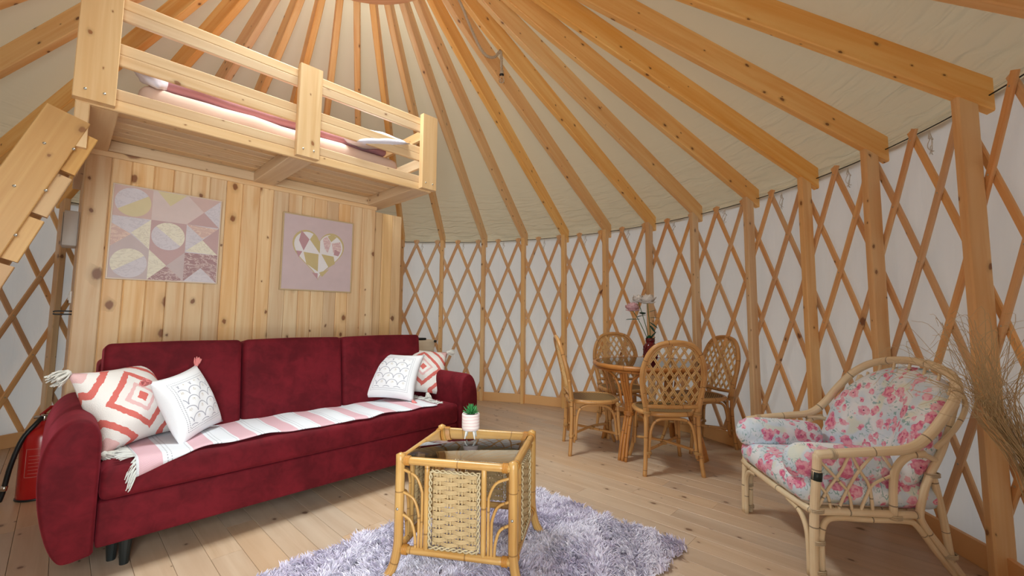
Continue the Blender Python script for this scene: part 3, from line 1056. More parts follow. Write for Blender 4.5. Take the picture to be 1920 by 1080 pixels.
# striped throw on the seat
def throw_mat():
    m = Mat('striped_throw', 0.9, 0.1)
    u, v, _ = m.xyz(m.coord('UV', False))
    f = (u / 0.205 + 0.05).fract()
    pink = f.band(0.10, 0.52)
    weave = ((u + v) * 700.0).sin() * 0.5 + 0.5
    c = m.mix(pink * (weave * 0.25 + 0.75), srgb(226, 226, 232), srgb(216, 168, 178))
    dots = (f.band(0.60, 0.625) + f.band(0.68, 0.70) + f.band(0.03, 0.05)) * ((v * 420.0).sin().gt(0.0))
    c = m.mix(dots * 0.6, c, srgb(120, 110, 122))
    m.col(c)
    m.bump((u * 900.0).sin() * (v * 900.0).sin() + m.noise(m.scale(m.coord('UV', False), (8, 60, 1)), 1, 2) * 2.0, 0.25, 0.003)
    return m.m
M_THROW = throw_mat()
tr0 = an(0.24, -2.78)
throw = empty('throw_blanket', (tr0.x, tr0.y, 0.452), ROT_AN)
tag(throw, 'white and pink striped throw blanket laid along the sofa seat', 'blanket')
def th_pt(u, v):
    a = u * 1.66
    e = 0.085 * max(0, 1 - u / 0.15) ** 1.5 - 0.02 + 0.010 * sin(u * 13) + 0.006 * sin(u * 31)
    sl_ = v * (0.29 + 0.272 + e)                    # arc length from the back edge
    y = 0.29 - sl_
    z = 0.0185 + 0.004 * sin(a * 9 + v * 4) * sin(v * 7 + 1) + 0.003 * sin(a * 26)
    if y < -0.235:                                  # roll over the front edge of the seat
        t = -0.235 - y
        r = 0.045
        an_ = min(t / r, pi / 2)
        y = -0.235 - r * sin(an_) - 0.004 * sin(a * 40)
        z -= r * (1 - cos(an_)) + max(0, t - r * pi / 2)
    skew = 0.05 * max(0, 1 - u / 0.3) * v
    return (a + skew * 0.6, y, z)
V, F, U = grid(th_pt, 90, 30, False, lambda u, v: (u * 1.66, v * 0.56))
tm = mesh('throw', V, F, U, True)
o = ob('cloth', tm, M_THROW, throw)
sd = o.modifiers.new('thickness', 'SOLIDIFY'); sd.thickness = 0.004; sd.offset = 1
rt = random.Random(5)
M_FRINGE = fabric('cream_fringe', (228, 226, 222), 300, var=0.08).m
def strand_bundle(p0, d, L, n, spread, rr_, rnd, droop=0.0):
    out = []
    d = Vector(d).normalized()
    for _ in range(n):
        e = Vector((rnd.uniform(-1, 1), rnd.uniform(-1, 1), rnd.uniform(-1, 1))) * spread
        p1 = Vector(p0) + d * L * rnd.uniform(0.8, 1.1) + e + Vector((0, 0, -droop * rnd.uniform(.6, 1.2)))
        mid = (Vector(p0) + p1) / 2 + Vector((rnd.uniform(-1, 1), rnd.uniform(-1, 1), rnd.uniform(0, 1))) * spread * 0.6
        out.append(tube([Vector(p0), mid, p1], [rr_, rr_ * 0.8], 4, n=3))
    return out
for end in (0, 1):
    parts = []
    for k in range(34):
        v = (k + 0.5) / 34
        p = Vector(th_pt(end, v)); p.z += 0.002
        hang = end == 0 and v > 0.86
        if hang:
            d = Vector((-0.35, -0.15, -1.0)); L = 0.07
        else:
            d = Vector((-1 if end == 0 else 1, rt.uniform(-.5, .5), 0.02 if end == 0 else 0.05)); L = 0.055
        parts += strand_bundle(p, d, L, 4, 0.006 if not hang else 0.01, 0.0028, rt)
    ob('fringe', tmesh(*parts), M_FRINGE, throw)['kind'] = 'stuff'

# ================================================================== SOFA PILLOWS
def coral_mat():
    m = Mat('coral_diamond_cotton', 0.9, 0.1)
    uvn = m.coord('UV', False)
    u, v, _ = m.xyz(uvn)
    wob = m.noise(uvn, 9, 2) * 0.10 - 0.05
    # one large diamond in the middle and half size ones at the corners
    d0 = u.abs() * 1.0 + v.abs() * 1.0 + wob
    d1 = (u.abs() - 0.92).abs() + (v.abs() - 0.92).abs() + wob
    red = d0.band(0.62, 0.80).max(d0.lt(0.14)).max(d1.band(0.50, 0.68))
    pink = d0.band(0.28, 0.40).max(d1.lt(0.26))
    base = srgb(236, 228, 224)
    c = m.mix(pink * 0.85, base, srgb(228, 176, 176))
    c = m.mix(red, c, srgb(214, 112, 104))
    m.col(c)
    m.bump(m.noise(uvn, 60, 3), 0.4, 0.006)
    return m.m
def embroid_mat():
    m = Mat('embroidered_white_cotton', 0.85, 0.12)
    uvn = m.coord('UV', False)
    u, v, _ = m.xyz(uvn)
    px, pyy = 0.42, 0.26
    line = None
    # fish scale scallops: three nearest rows
    y = v / pyy
    def scal(off):
        row = (y + off).floor()
        odd = (row * 0.5).fract() * 2.0
        lx = ((u / px + odd * 0.5).fract() - 0.5) * px
        ly = (y - row) * pyy
        return lx, ly
    acc = None
    for k in (0.0, 1.0):
        row = y.floor() - k
        odd = (row * 0.5).fract() * 2.0
        lx = ((u / px + odd * 0.5 + 0.25).fract() - 0.5) * px
        ly = (y - row) * pyy
        r = (lx * lx + ly * ly).sqrt()
        ln = 1.0 - (r - 0.205).abs().ss(0.006, 0.020)
        flower = (1.0 - ((lx * lx + (ly - 0.10) * (ly - 0.10)).sqrt()).ss(0.02, 0.075)) if k == 0.0 else None
        acc = ln if acc is None else acc.max(ln * 0.9)
        if flower is not None: fl = flower
    inside = u.abs().lt(0.62) * v.abs().lt(0.62)
    e = u.abs().max(v.abs())
    dots = ((u + v) * 110.0).sin().gt(-0.1)
    border = (e.band(0.655, 0.685) + e.band(0.73, 0.75)) * dots
    lines = acc * inside * 0.55
    c = m.mix(lines * 1.4, srgb(234, 232, 236), srgb(132, 130, 148))
    star = m.noise(uvn, 34, 2).gt(0.5)
    c = m.mix(fl * inside * star * 0.7, c, srgb(176, 156, 128))
    c = m.mix(border * 0.7, c, srgb(120, 118, 134))
    m.col(c)
    m.bump(m.noise(uvn, 40, 3), 0.25, 0.004)
    return m.m
M_CORAL, M_EMB = coral_mat(), embroid_mat()
M_TAS_W = fabric('cream_tassel', (230, 224, 216), 200, var=0.1).m
M_TAS_P = fabric('coral_tassel', (232, 142, 140), 200, var=0.1).m
rp = random.Random(11)
def tassel(parent, p, d, L, r, mat, nst=26):
    p, d = Vector(p), Vector(d).normalized()
    ax = d.orthogonal().normalized(); bx = d.cross(ax)
    parts = [tube([p - d * 0.006, p + d * 0.012], r * 0.62, 8)]
    for k in range(nst):
        a = 2 * pi * k / nst + rp.uniform(-.2, .2); q = sqrt(rp.random())
        e = (ax * cos(a) + bx * sin(a)) * q
        parts.append(tube([p + e * r * 0.4, p + d * L * 0.5 + e * r, p + d * L * rp.uniform(.85, 1.08) + e * r * rp.uniform(.9, 1.35)], [0.0045, 0.003], 4, n=2))
    return ob('tassel', tmesh(*parts), mat, parent)
def anv(v): return DV * v[0] + NV * v[1] + ZV * v[2]
def sofa_pillow(label, c, nrm, up, size, T, mat, tmat, tl, tr, tassels, group=None, wr=0.006, sd=1, tn=26):
    o = ob('throw_pillow', pillow_mesh(size, size, T, 0.09, 20, wr, sd), mat)
    place(o, an(*c), anv(nrm), anv(up))
    tag(o, label, 'pillow', 'pillows on the sofa')
    for (sx, sy), (dx, dy, dz) in tassels:
        tassel(o, (sx * size / 2 * .985, sy * size / 2 * .985, 0), (dx, dy, dz), tl, tr, tmat, tn)
    return o
sofa_pillow('coral diamond cotton pillow with white tassels slumped over the sofa armrest beside the extinguisher', (.259, -2.875, .652), (.551, .679, .486), (-.331, -.357, .873), .415, .085, M_CORAL, M_TAS_W, .07, .030,
            [((-1, 1), (-.8, -.3, .0)), ((1, 1), (.6, .9, .3)), ((-1, -1), (.55, -.6, .25)), ((1, -1), (.2, -.8, .1))], tn=40)
sofa_pillow('white embroidered pillow leaning on the coral pillow by the extinguisher end', (.492, -2.800, .632), (.656, .648, .387), (-.369, -.171, .913), .355, .075, M_EMB, M_TAS_P, .04, .016,
            [((-1, 1), (-1, .3, .2)), ((1, 1), (.7, .9, .2))], sd=4)
sofa_pillow('white embroidered pillow with coral tassels at the sofa end near the dining set', (1.770, -2.905, .645), (-.623, .546, .56), (.46, -.323, .827), .385, .070, M_EMB, M_TAS_P, .045, .017,
            [((-1, 1), (-.7, .3, .8)), ((-1, -1), (-.8, -.3, .8)), ((1, -1), (.6, -.7, .3))], sd=2)
sofa_pillow('coral diamond pillow half hidden behind the embroidered pillow near the dining set', (2.045, -2.945, .655), (-.334, .732, .594), (.39, -.467, .794), .41, .075, M_CORAL, M_TAS_W, .06, .026,
            [((1, 1), (.8, .1, .0)), ((1, -1), (.9, -.2, .1)), ((-1, 1), (-.9, .3, 0)), ((1, -.1), (1, 0, .1)), ((.3, -1), (.1, -1, .2))], sd=3, tn=36)

# ================================================================== FIRE EXTINGUISHER
ext = empty('fire_extinguisher', (-2.845, 2.665, 0), 0.2)
tag(ext, 'red fire extinguisher with black hose standing beside the sofa', 'fire extinguisher')
M_RED = plain('red_enamel', (168, 26, 26), 0.25, 0.5)
V, F, U = lathe([(0.001, 0.0), (0.082, 0.0), (0.09, 0.012), (0.09, 0.34), (0.085, 0.375), (0.066, 0.405), (0.035, 0.422), (0.024, 0.43), (0.024, 0.445), (0.001, 0.446)], 28)
ob('cylinder', mesh('cyl', V, F, U, True), M_RED, ext)
ob('foot_ring', tmesh(tube([(cos(t * pi / 12) * .088, sin(t * pi / 12) * .088, .008) for t in range(24)], 0.007, 6, True, raw=True)), M_BLACK, ext)
ob('valve', tmesh(tube([(0, 0, .44), (0, 0, .485)], 0.017, 10), tube([(-.045, -.01, .468), (.05, .01, .468)], 0.009, 8)), M_CHROME, ext)
hd = bar_between('handle', Vector((-.015, 0, .482)), Vector((.055, -.03, .535)), 0.022, 0.010, M_RED, ext)
ob('trigger', tmesh(tube([(-.02, 0, .475), (.06, -.03, .485)], 0.007, 6)), M_CHROME, ext)
hose = ob('hose', tmesh(tube([(.0, -.02, .468), (.0, -.055, .44), (-.035, -.090, .36), (-.065, -.108, .22), (-.088, -.108, .08), (-.100, -.112, .02)], 0.012, 8)), M_BLACK, ext)
ob('nozzle_band', tmesh(tube([(-.083, -.1085, .105), (-.087, -.109, .08)], 0.0145, 10)), M_CHROME, hose)
lab = [(cos(t) * .0912, sin(t) * .0912) for t in [(-95 + 9 * k) * pi / 180 for k in range(9)]]
V = [(x, y, z) for z in (.14, .30) for x, y in lab]
F = [(k, k + 1, k + 10, k + 9) for k in range(8)]
M_LABEL = plain('label_print', (196, 120, 112), 0.5)
ob('label_frame', tmesh(*[tube([V[k] for k in range(9)], .0016, 4, raw=True), tube([V[9 + k] for k in range(9)], .0016, 4, raw=True), tube([V[0], V[9]], .0016, 4, raw=True), tube([V[8], V[17]], .0016, 4, raw=True)] +
   [tube([(lab[1][0], lab[1][1], .16 + .02 * k), (lab[3][0] * 1.002, lab[3][1] * 1.002, .16 + .02 * k), (lab[6][0], lab[6][1], .16 + .02 * k)], .0012, 4, n=4) for k in range(6)]), M_LABEL, ext)

# ================================================================== RUG
RA0, RA1, RN0, RN1 = 0.42, 2.12, -2.03, -0.86
rc = an((RA0 + RA1) / 2, (RN0 + RN1) / 2)
rug = empty('shag_rug', (rc.x, rc.y, 0), ROT_AN)
tag(rug, 'lilac grey shaggy rug under the rattan coffee table', 'rug')
M_RUGB = fabric('rug_backing', (150, 140, 158), 200).m
rw, rl = RA1 - RA0, RN1 - RN0
ob('backing', rbox(rw - .04, rl - .04, 0.014, 0.005, 1), M_RUGB, rug, (0, 0, 0.0075))
import numpy as np
def rug_pile():
    g = np.random.default_rng(4)
    nt = 5200                                         # tufts
    tx = g.uniform(-rw / 2, rw / 2, nt); ty = g.uniform(-rl / 2, rl / 2, nt)
    # neighbouring tufts lean alike
    fa = np.sin(tx * 9 + 2 * np.sin(ty * 7)) * 2.2 + np.sin(ty * 11 - tx * 5) * 1.6 + g.normal(0, .9, nt)
    nb = 16
    V, F = [], []
    bx = np.repeat(tx, nb) + g.normal(0, .008, nt * nb); by = np.repeat(ty, nb) + g.normal(0, .008, nt * nb)
    ang = np.repeat(fa, nb) + g.normal(0, .55, nt * nb)
    lean = np.abs(g.normal(.022, .010, nt * nb)); L = g.uniform(.026, .040, nt * nb)
    wd = g.uniform(.0024, .0042, nt * nb); tw = g.uniform(0, 2 * pi, nt * nb)
    dx, dy = np.cos(ang), np.sin(ang)
    sx, sy = np.cos(tw) * wd, np.sin(tw) * wd
    z0 = np.full(nt * nb, .010)
    P = np.stack([np.stack([bx - sx, by - sy, z0], 1), np.stack([bx + sx, by + sy, z0], 1),
                  np.stack([bx + dx * lean * .45 + sx, by + dy * lean * .45 + sy, z0 + L * .68], 1),
                  np.stack([bx + dx * lean * .45 - sx, by + dy * lean * .45 - sy, z0 + L * .68], 1),
                  np.stack([bx + dx * lean, by + dy * lean, z0 + L * .95], 1)], 1).reshape(-1, 3)
    n = nt * nb
    me = bpy.data.meshes.new('pile')
    me.vertices.add(len(P)); me.vertices.foreach_set('co', P.ravel())
    b = np.arange(n)[:, None] * 5
    loops = np.concatenate([b + np.array([[0, 1, 2, 3]]), b + np.array([[3, 2, 4]])], 1).ravel()
    me.loops.add(len(loops)); me.loops.foreach_set('vertex_index', loops.astype(np.int32))
    me.polygons.add(2 * n)
    st = (np.arange(n)[:, None] * 7 + np.array([[0, 4]])).ravel()
    me.polygons.foreach_set('loop_start', st.astype(np.int32))
    me.polygons.foreach_set('loop_total', np.tile([4, 3], n).astype(np.int32))
    ca = me.color_attributes.new('tone', 'FLOAT_COLOR', 'POINT')
    t = np.repeat(np.clip(.5 + .5 * np.sin(tx * 6 + 3 * np.sin(ty * 5)) * .5 + g.normal(0, .2, nt), 0, 1), nb)
    c = np.repeat(np.stack([t, t, t, np.ones_like(t)], 1), 5, axis=0)
    ca.data.foreach_set('color', c.ravel())
    me.update(); me.validate()
    return me
def pile_mat():
    m = Mat('lilac_pile', 0.8, 0.2)
    at = m.n('VertexColor'); at.layer_name = 'tone'
    sc = m.n('SeparateColor'); m.l(at.outputs[0], sc.inputs[0])
    m.col(m.mix(m.x(sc.outputs[0]), srgb(204, 190, 214), srgb(242, 236, 248)))
    m.b.inputs['Sheen Weight'].default_value = 0.3
    return m.m
o = ob('pile', rug_pile(), pile_mat(), rug); o['kind'] = 'stuff'

# ================================================================== COFFEE TABLE
ct = empty('coffee_table', (-0.178, 2.05, 0), radians(-11.5))
tag(ct, 'square rattan coffee table with smoked glass top on the rug', 'table')
HT, ZT = 0.243, 0.492
for sx in (-1, 1):
    for sy in (-1, 1):
        leg = ob('leg', tmesh(tube([(sx * HT, sy * HT, 0.515), (sx * HT, sy * HT, 0.40), (sx * HT, sy * HT, 0.25), (sx * (HT + .002), sy * HT, 0.15), (sx * (HT + .018), sy * (HT + .003), 0.07), (sx * (HT + .05), sy * (HT + .008), 0.008)], 0.0195, 12)), M_RAT_T, ct)
        V, F, U = lathe([(.006, .001), (.0045, .0035), (.0005, .004)], 8)
        o = ob('bolt_head', mesh('bolt', V, F, U, True), M_SCREW, leg, (sx * HT, sy * (HT + .0185), 0.30))
        o.rotation_euler = (pi / 2 if sy < 0 else -pi / 2, 0, 0)
def weave_panel(w, z0, z1):
    parts = []
    ng, rows = 4, 17
    dx = w / (ng + 0.0)
    for g in range(ng):
        for k in (-.007, .007):
            x = -w / 2 + dx * (g + .5) + k
            parts.append(tube([(x, 0, z0), (x, 0, (z0 + z1) / 2), (x, 0, z1)], 0.0045, 5, n=2))
    hz = (z1 - z0) / rows
    for r in range(rows):
        for st in (-1, 0, 1):
            pts = []
            for k in range(ng * 4 + 1):
                x = -w / 2 + dx * k / 4
                y = 0.0075 * cos(pi * (k / 4 - 0.5) + (pi if r % 2 else 0)) * 1.0
                pts.append((x, y, z0 + hz * (r + .5) + st * hz * 0.31))
            parts.append(tube(pts, hz * 0.205, 5, raw=True))
    return parts
def braid(w, z0, z1):
    parts = []
    loop = [(-w / 2, z0), (w / 2, z0), (w / 2, z1), (-w / 2, z1)]
    path = []
    for (xa, za), (xb, zb) in zip(loop, loop[1:] + loop[:1]):
        nseg = int(hypot(xb - xa, zb - za) / 0.006)
        for k in range(nseg): path.append((xa + (xb - xa) * k / nseg, za + (zb - za) * k / nseg))
    for s in range(2):
        pts = []
        for k, (x, z) in enumerate(path):
            ph = k * 0.75 + s * pi
            cxn, czn = (1 if abs(abs(x) - w / 2) < .004 else 0), (1 if min(abs(z - z0), abs(z - z1)) < .004 else 0)
            pts.append((x + cxn * .005 * cos(ph), -.010 + .005 * sin(ph), z + czn * .005 * cos(ph)))
        parts.append(tube(pts, 0.0038, 4, True, raw=True))
    return parts
M_SEAG = plain('seagrass', (212, 180, 134), 0.7, 0.2, var=0.2)
M_SEAG2 = plain('seagrass_braid', (214, 192, 154), 0.7, 0.2, var=0.2)
wp_me = tmesh(*weave_panel(0.19, 0.165, 0.455)); br_me = tmesh(*braid(0.205, 0.160, 0.462))
rail_me = tmesh(tube([(-HT + .012, 0, ZT), (0, 0, ZT), (HT - .012, 0, ZT)], 0.0165, 12))
low_me = tmesh(tube([(-HT + .012, 0, .135), (0, 0, .135), (HT - .012, 0, .135)], 0.0155, 12))
up_me = tmesh(tube([(0, 0, .14), (0, 0, .3), (0, 0, .485)], 0.0115, 10))
wrap_me = tmesh(*[tube([(.004 * k, cos(t * pi / 6) * .0185, sin(t * pi / 6) * .0185) for t in range(12)], .0023, 4, True, raw=True) for k in range(6)])
arc_me = {}
for sgn in (-1, 1):
    for k, (x0, zt) in enumerate(((.142, .455), (.155, .365), (.168, .275))):
        xl = HT - .012
        arc_me[(sgn, k)] = tmesh(tube([(sgn * x0, 0, .14), (sgn * x0, 0, zt - .12), (sgn * (x0 + .004), 0, zt - .075), (sgn * (x0 + (xl - x0) * .35), 0, zt - .025), (sgn * xl, 0, zt)], 0.0062, 8, n=5))
for q in range(4):
    rz = q * pi / 2
    cq, sq_ = cos(rz), sin(rz)
    loc = (sq_ * HT, -cq * HT, 0)
    ob('top_rail', rail_me, M_RAT_T, ct, loc, (0, 0, rz))
    ob('lower_rail', low_me, M_RAT_T, ct, loc, (0, 0, rz))
    pn = ob('woven_panel', wp_me, M_SEAG, ct, loc, (0, 0, rz))
    ob('braided_edge', br_me, M_SEAG2, pn, (0, 0, 0))
    for x in (-.122, .122):
        o = ob('upright_cane', up_me, M_RAT_T, ct, (loc[0] + cq * x, loc[1] + sq_ * x, 0), (0, 0, rz))
    for key, me in arc_me.items():
        ob('arched_cane', me, M_RAT_T, ct, loc, (0, 0, rz))
    for x in (-HT + .022, HT - .042):
        for zz in (ZT, .135):
            ob('binding', wrap_me, M_BIND_O, ct, (loc[0] + cq * x, loc[1] + sq_ * x, zz), (0, 0, rz))
ob('glass_top', rbox(2 * HT - .030, 2 * HT - .030, 0.006, 0.001, 1), M_GLASS_SM, ct, (0, 0, 0.5035))

# succulent in a footed pot
pot_xy = (-0.196, 2.135)
pt = empty('succulent_pot', (pot_xy[0], pot_xy[1], 0.507), 0.3)
tag(pt, 'small green succulent in a footed pale pink pot on the coffee table', 'potted plant')
M_POT = Mat('blush_ceramic', 0.55, 0.3)
_z = M_POT.xyz(M_POT.coord('Object', False))[2]
M_POT.col(M_POT.mix((_z * 420.0 + M_POT.noise(M_POT.coord('Object', False), 20, 2) * 6.0).sin() * 0.5 + 0.5, srgb(226, 196, 194), srgb(238, 224, 220)))
M_POT = M_POT.m
V, F, U = lathe([(.001, .040), (.036, .040), (.042, .046), (.043, .055), (.043, .116), (.041, .120), (.038, .118), (.037, .108), (.001, .107)], 28)
ob('pot', mesh('pot', V, F, U, True), M_POT, pt)
M_FOOT = plain('white_glaze', (236, 232, 228), 0.3, 0.5)
for k in range(4):
    a = k * pi / 2 + .4
    ob('foot', tmesh(tube([(cos(a) * .024, sin(a) * .024, .042), (cos(a) * .034, sin(a) * .034, .003)], [.0065, .003], 8)), M_FOOT, pt)
V, F, U = lathe([(.001, .110), (.0375, .109)], 20)
ob('soil', mesh('soil', V, F, U, True), plain('soil', (60, 48, 40), 0.95), pt)
M_SUC = plain('succulent_green', (70, 150, 84), 0.45, 0.35, var=0.35)
rl_ = random.Random(9)
def leaf_geo(base, d, L, w, up=Vector((0, 0, 1)), curl=0.15, thick=0.25):
    base, d = Vector(base), Vector(d).normalized()
    s = d.cross(up)
    s = s.normalized() if s.length > .05 else Vector((1, 0, 0))
    nrm = s.cross(d)
    prof = [(0, .35), (.25, .85), (.5, 1.0), (.75, .75), (.92, .3)]
    V, F = [], []
    for t, k in prof:
        c = base + d * L * t + nrm * curl * L * t * t
        V += [c - s * w * k, c + nrm * -w * thick * k, c + s * w * k, c + nrm * w * thick * .6 * k]
    tip = len(V); V.append(base + d * L + nrm * curl * L)
    for i in range(len(prof) - 1):
        for q in range(4): F.append((i * 4 + q, i * 4 + (q + 1) % 4, i * 4 + 4 + (q + 1) % 4, i * 4 + 4 + q))
    b = (len(prof) - 1) * 4
    for q in range(4): F.append((b + q, b + (q + 1) % 4, tip))
    return V, F, [(0, 0)] * len(V)
for ring, (nl, el, L) in enumerate(((10, .25, .040), (9, .6, .042), (7, .95, .040), (4, 1.3, .036))):
    for k in range(nl):
        a = 2 * pi * k / nl + ring * .5 + rl_.uniform(-.15, .15)
        d = Vector((cos(a) * cos(el), sin(a) * cos(el), sin(el)))
        ob('leaf', tmesh(leaf_geo((cos(a) * .006, sin(a) * .006, .116 + ring * .005), d, L * rl_.uniform(.9, 1.1), .0075)), M_SUC, pt)

# ================================================================== DINING SET
TX, TY = 1.18, 3.70
dt = empty('dining_table', (TX, TY, 0), radians(0))
tag(dt, 'round amber rattan dining table with clear glass top', 'table')
TR = 0.475
def circle(r, z, n=48): return [(cos(2 * pi * k / n) * r, sin(2 * pi * k / n) * r, z) for k in range(n)]
ob('rim', tmesh(tube(circle(TR - .018, .705), 0.0195, 12, True, raw=True)), M_RAT_D, dt)
ob('inner_ring', tmesh(tube(circle(TR - .10, .690), 0.010, 8, True, raw=True)), M_RAT_D, dt)
ob('under_ring', tmesh(tube(circle(TR - .03, .675), 0.010, 8, True, raw=True)), M_RAT_D, dt)
V, F, U = lathe([(.001, .714), (TR - .03, .714), (TR - .028, .718), (TR - .03, .722), (.001, .722)], 48)
ob('glass_top', mesh('glass', V, F, U, False), M_GLASS, dt)
for q in range(4):
    lg = empty('leg', (0, 0, 0)); lg.parent = dt
    lg.rotation_euler = (0, 0, radians(-135) + q * pi / 2)
    w = 0.0125
    for k in (-1, 0, 1):
        ob('leg_cane', tmesh(tube([(.455, k * .028, .0), (.42, k * .026, .14), (.365, k * .023, .30), (.345, k * .022, .36), (.36, k * .022, .46), (.40, k * .023, .58), (.425, k * .024, .69)], w, 8)), M_RAT_D, lg)
    ob('leg_cane', tmesh(tube([(.425, .0, .0), (.395, 0, .14), (.342, 0, .30), (.32, 0, .36)], w, 8)), M_RAT_D, lg)
    for k in (-1, 1):
        ob('bracket', tmesh(tube([(.375, k * .045, .42), (.40, k * .05, .54), (.41, k * .075, .61), (.405, k * .13, .655), (.375, k * .215, .68)], .0095, 8)), M_RAT_D, lg)
    ob('binding', tmesh(*[tube([(.345 + cos(t * pi / 8) * .036, sin(t * pi / 8) * .040, .335 + .008 * s) for t in range(16)], .0045, 5, True, raw=True) for s in range(4)]), M_RAT_D, lg)

def weave_mat():
    m = Mat('woven_cane_seat', 0.55, 0.3)
    v = m.coord('Object', False)
    x, y, _ = m.xyz(v)
    a, b = (x + y) * 260.0, (x - y) * 260.0
    wv = (a.sin() * 0.5 + 0.5) * (b.sin() * 0.5 + 0.5)
    m.col(m.mix(wv.ss(0.02, 0.5), srgb(96, 68, 40), srgb(202, 164, 112)))
    m.bump(wv, 0.5, 0.004)
    return m.m
M_WEAVE = weave_mat()
def build_chair():
    c = empty('dining_chair', (0, 0, 0))
    # rear legs run up to small knobs beside the hoop
    for s in (-1, 1):
        ob('leg', tmesh(tube([(s * .203, -.215, 0), (s * .192, -.205, .12), (s * .184, -.198, .30), (s * .184, -.200, .42), (s * .200, -.212, .52), (s * .214, -.222, .60)], .0145, 10)), M_RAT, c)
        ob('leg', tmesh(tube([(s * .200, .235, 0), (s * .182, .205, .09), (s * .170, .185, .22), (s * .166, .178, .41)], .0140, 10)), M_RAT, c)
        ob('leg_liner', tmesh(tube([(s * .182, -.178, .10), (s * .168, -.172, .25), (s * .164, -.17, .41)], .010, 8)), M_RAT, c)
        # side arch under the seat
        ob('seat_brace', tmesh(tube([(s * .180, -.165, .12), (s * .172, -.150, .30), (s * .172, -.110, .375), (s * .172, 0, .392), (s * .168, .10, .375), (s * .168, .150, .30), (s * .174, .168, .12)], .0105, 8)), M_RAT, c)
    for yy in (-.195, .19):
        ob('seat_brace', tmesh(tube([(-.168, yy, .12), (-.150, yy, .30), (-.105, yy, .375), (0, yy, .388), (.105, yy, .375), (.150, yy, .30), (.168, yy, .12)], .0105, 8)), M_RAT, c)
    # X stretcher
    for s in (-1, 1):
        ob('stretcher', tmesh(tube([(-.178, s * .185, .165), (0, 0, .175 + .008 * s), (.178, -s * .19, .165)], .0105, 8)), M_RAT, c)
    ob('binding', tmesh(*[tube([(cos(t * pi / 5) * .022, sin(t * pi / 5) * .022, .17 + k * .007) for t in range(10)], .004, 4, True, raw=True) for k in (-1, 0, 1)]), M_BIND, c)
    for s in (-1, 1):
        for yy, zz in ((-.200, .43), (-.195, .155), (.185, .40)):
            ob('binding', tmesh(*[tube([(s * .175 + cos(t * pi / 5) * .026, yy + sin(t * pi / 5) * .024, zz + k * .006) for t in range(10)], .0035, 4, True, raw=True) for k in (-1, 0, 1)]), M_BIND, c)
    # seat: rounded ring and woven dish
    def se(t, k=1.0):
        a = 2 * pi * t
        ct_, st_ = cos(a), sin(a)
        p = 2 / 2.6
        return (math.copysign(abs(ct_) ** p, ct_) * .205 * k, math.copysign(abs(st_) ** p, st_) * .205 * k)
    ob('seat_ring', tmesh(tube([(*se(t / 36), .418) for t in range(36)], .0175, 10, True, raw=True)), M_RAT, c)
    V, F, U = grid(lambda u, v: (*se(u, v * .98), .430 - .018 * (1 - v * v)), 36, 6, True)
    ob('seat_weave', mesh('seat', V, F, U, True), M_WEAVE, c)
    # hooped back
    def hoop(k=1.0, dz=0.0):
        half = [(.166, .405), (.180, .47), (.200, .55), (.215, .63), (.218, .70), (.205, .78), (.170, .86), (.110, .912), (0, .930)]
        pts = [(-x, z) for x, z in half] + [(x, z) for x, z in half[::-1][1:]]
        return [(x * k, -.190 - .115 * ((z - .40) / .53) ** 1.3, z - dz) for x, z in pts]
    ob('back_hoop', tmesh(tube(hoop(), .0165, 10)), M_RAT, c)
    ob('inner_hoop', tmesh(tube([(x * .915, y + .002, .40 + (z - .40) * .965) for x, y, z in hoop()][1:-1], .0085, 8)), M_RAT, c)
    ob('back_rail', tmesh(tube([(-.176, -.205, .475), (0, -.200, .470), (.176, -.205, .475)], .0145, 10)), M_RAT, c)
    # diamond lattice of paired canes clipped to the hoop
    def inside(x, z):
        if z < .478 or z > .905: return False
        wz = [(.47, .165), (.55, .185), (.63, .198), (.70, .201), (.78, .188), (.86, .152), (.905, .085), (.918, .0)]
        for (za, wa), (zb, wb) in zip(wz, wz[1:]):
            if za <= z <= zb: return abs(x) <= wa + (wb - wa) * (z - za) / (zb - za)
        return False
    slope = 1.55
    for sg in (-1, 1):
        for k in range(-9, 10):
            x0 = k * .060 + (.012 if sg > 0 else 0)
            ts = []
            for j in range(0, 90):
                z = .478 + j * .005
                x = x0 + sg * (z - .69) / slope
                if inside(x, z): ts.append((x, z))
            if len(ts) < 6: continue
            (xa, za), (xb, zb) = ts[0], ts[-1]
            def yb(z): return -.190 - .115 * ((z - .40) / .53) ** 1.3 + .003 * sg
            pr = []
            for off in (-.0058, .0058):
                pr.append(tube([(xa + off, yb(za), za), ((xa + xb) / 2 + off, yb((za + zb) / 2), (za + zb) / 2), (xb + off, yb(zb), zb)], .0045, 5, n=3))
            ob('lattice_cane', tmesh(*pr), M_RAT_C, c)
    return c
chair = build_chair()
def set_chair(c, xy, face, label):
    # xy = middle of the rear feet, face = heading the sitter looks to
    f = Vector((face[0], face[1], 0)).normalized()
    ang = math.atan2(f.y, f.x) - pi / 2
    p = Vector((xy[0], xy[1], 0)) + f * 0.215
    c.location = (p.x, p.y, 0); c.rotation_euler = (0, 0, ang)
    tag(c, label, 'chair', 'rattan chairs around the dining table')
spots = [((1.137, 3.063), (.03, 1), 'honey rattan dining chair with its back to the coffee table'),
         ((0.470, 3.69), (1, .0), 'honey rattan dining chair on the sofa side of the round table'),
         ((1.845, 3.88), (-.97, -.26), 'honey rattan dining chair on the armchair side of the round table'),
         ((1.075, 4.43), (.02, -1), 'honey rattan dining chair behind the round table near the lattice wall')]
copies = [chair] + [copy_tree(chair) for _ in spots[1:]]
for c, (xy, fc, lb) in zip(copies, spots): set_chair(c, xy, fc, lb)

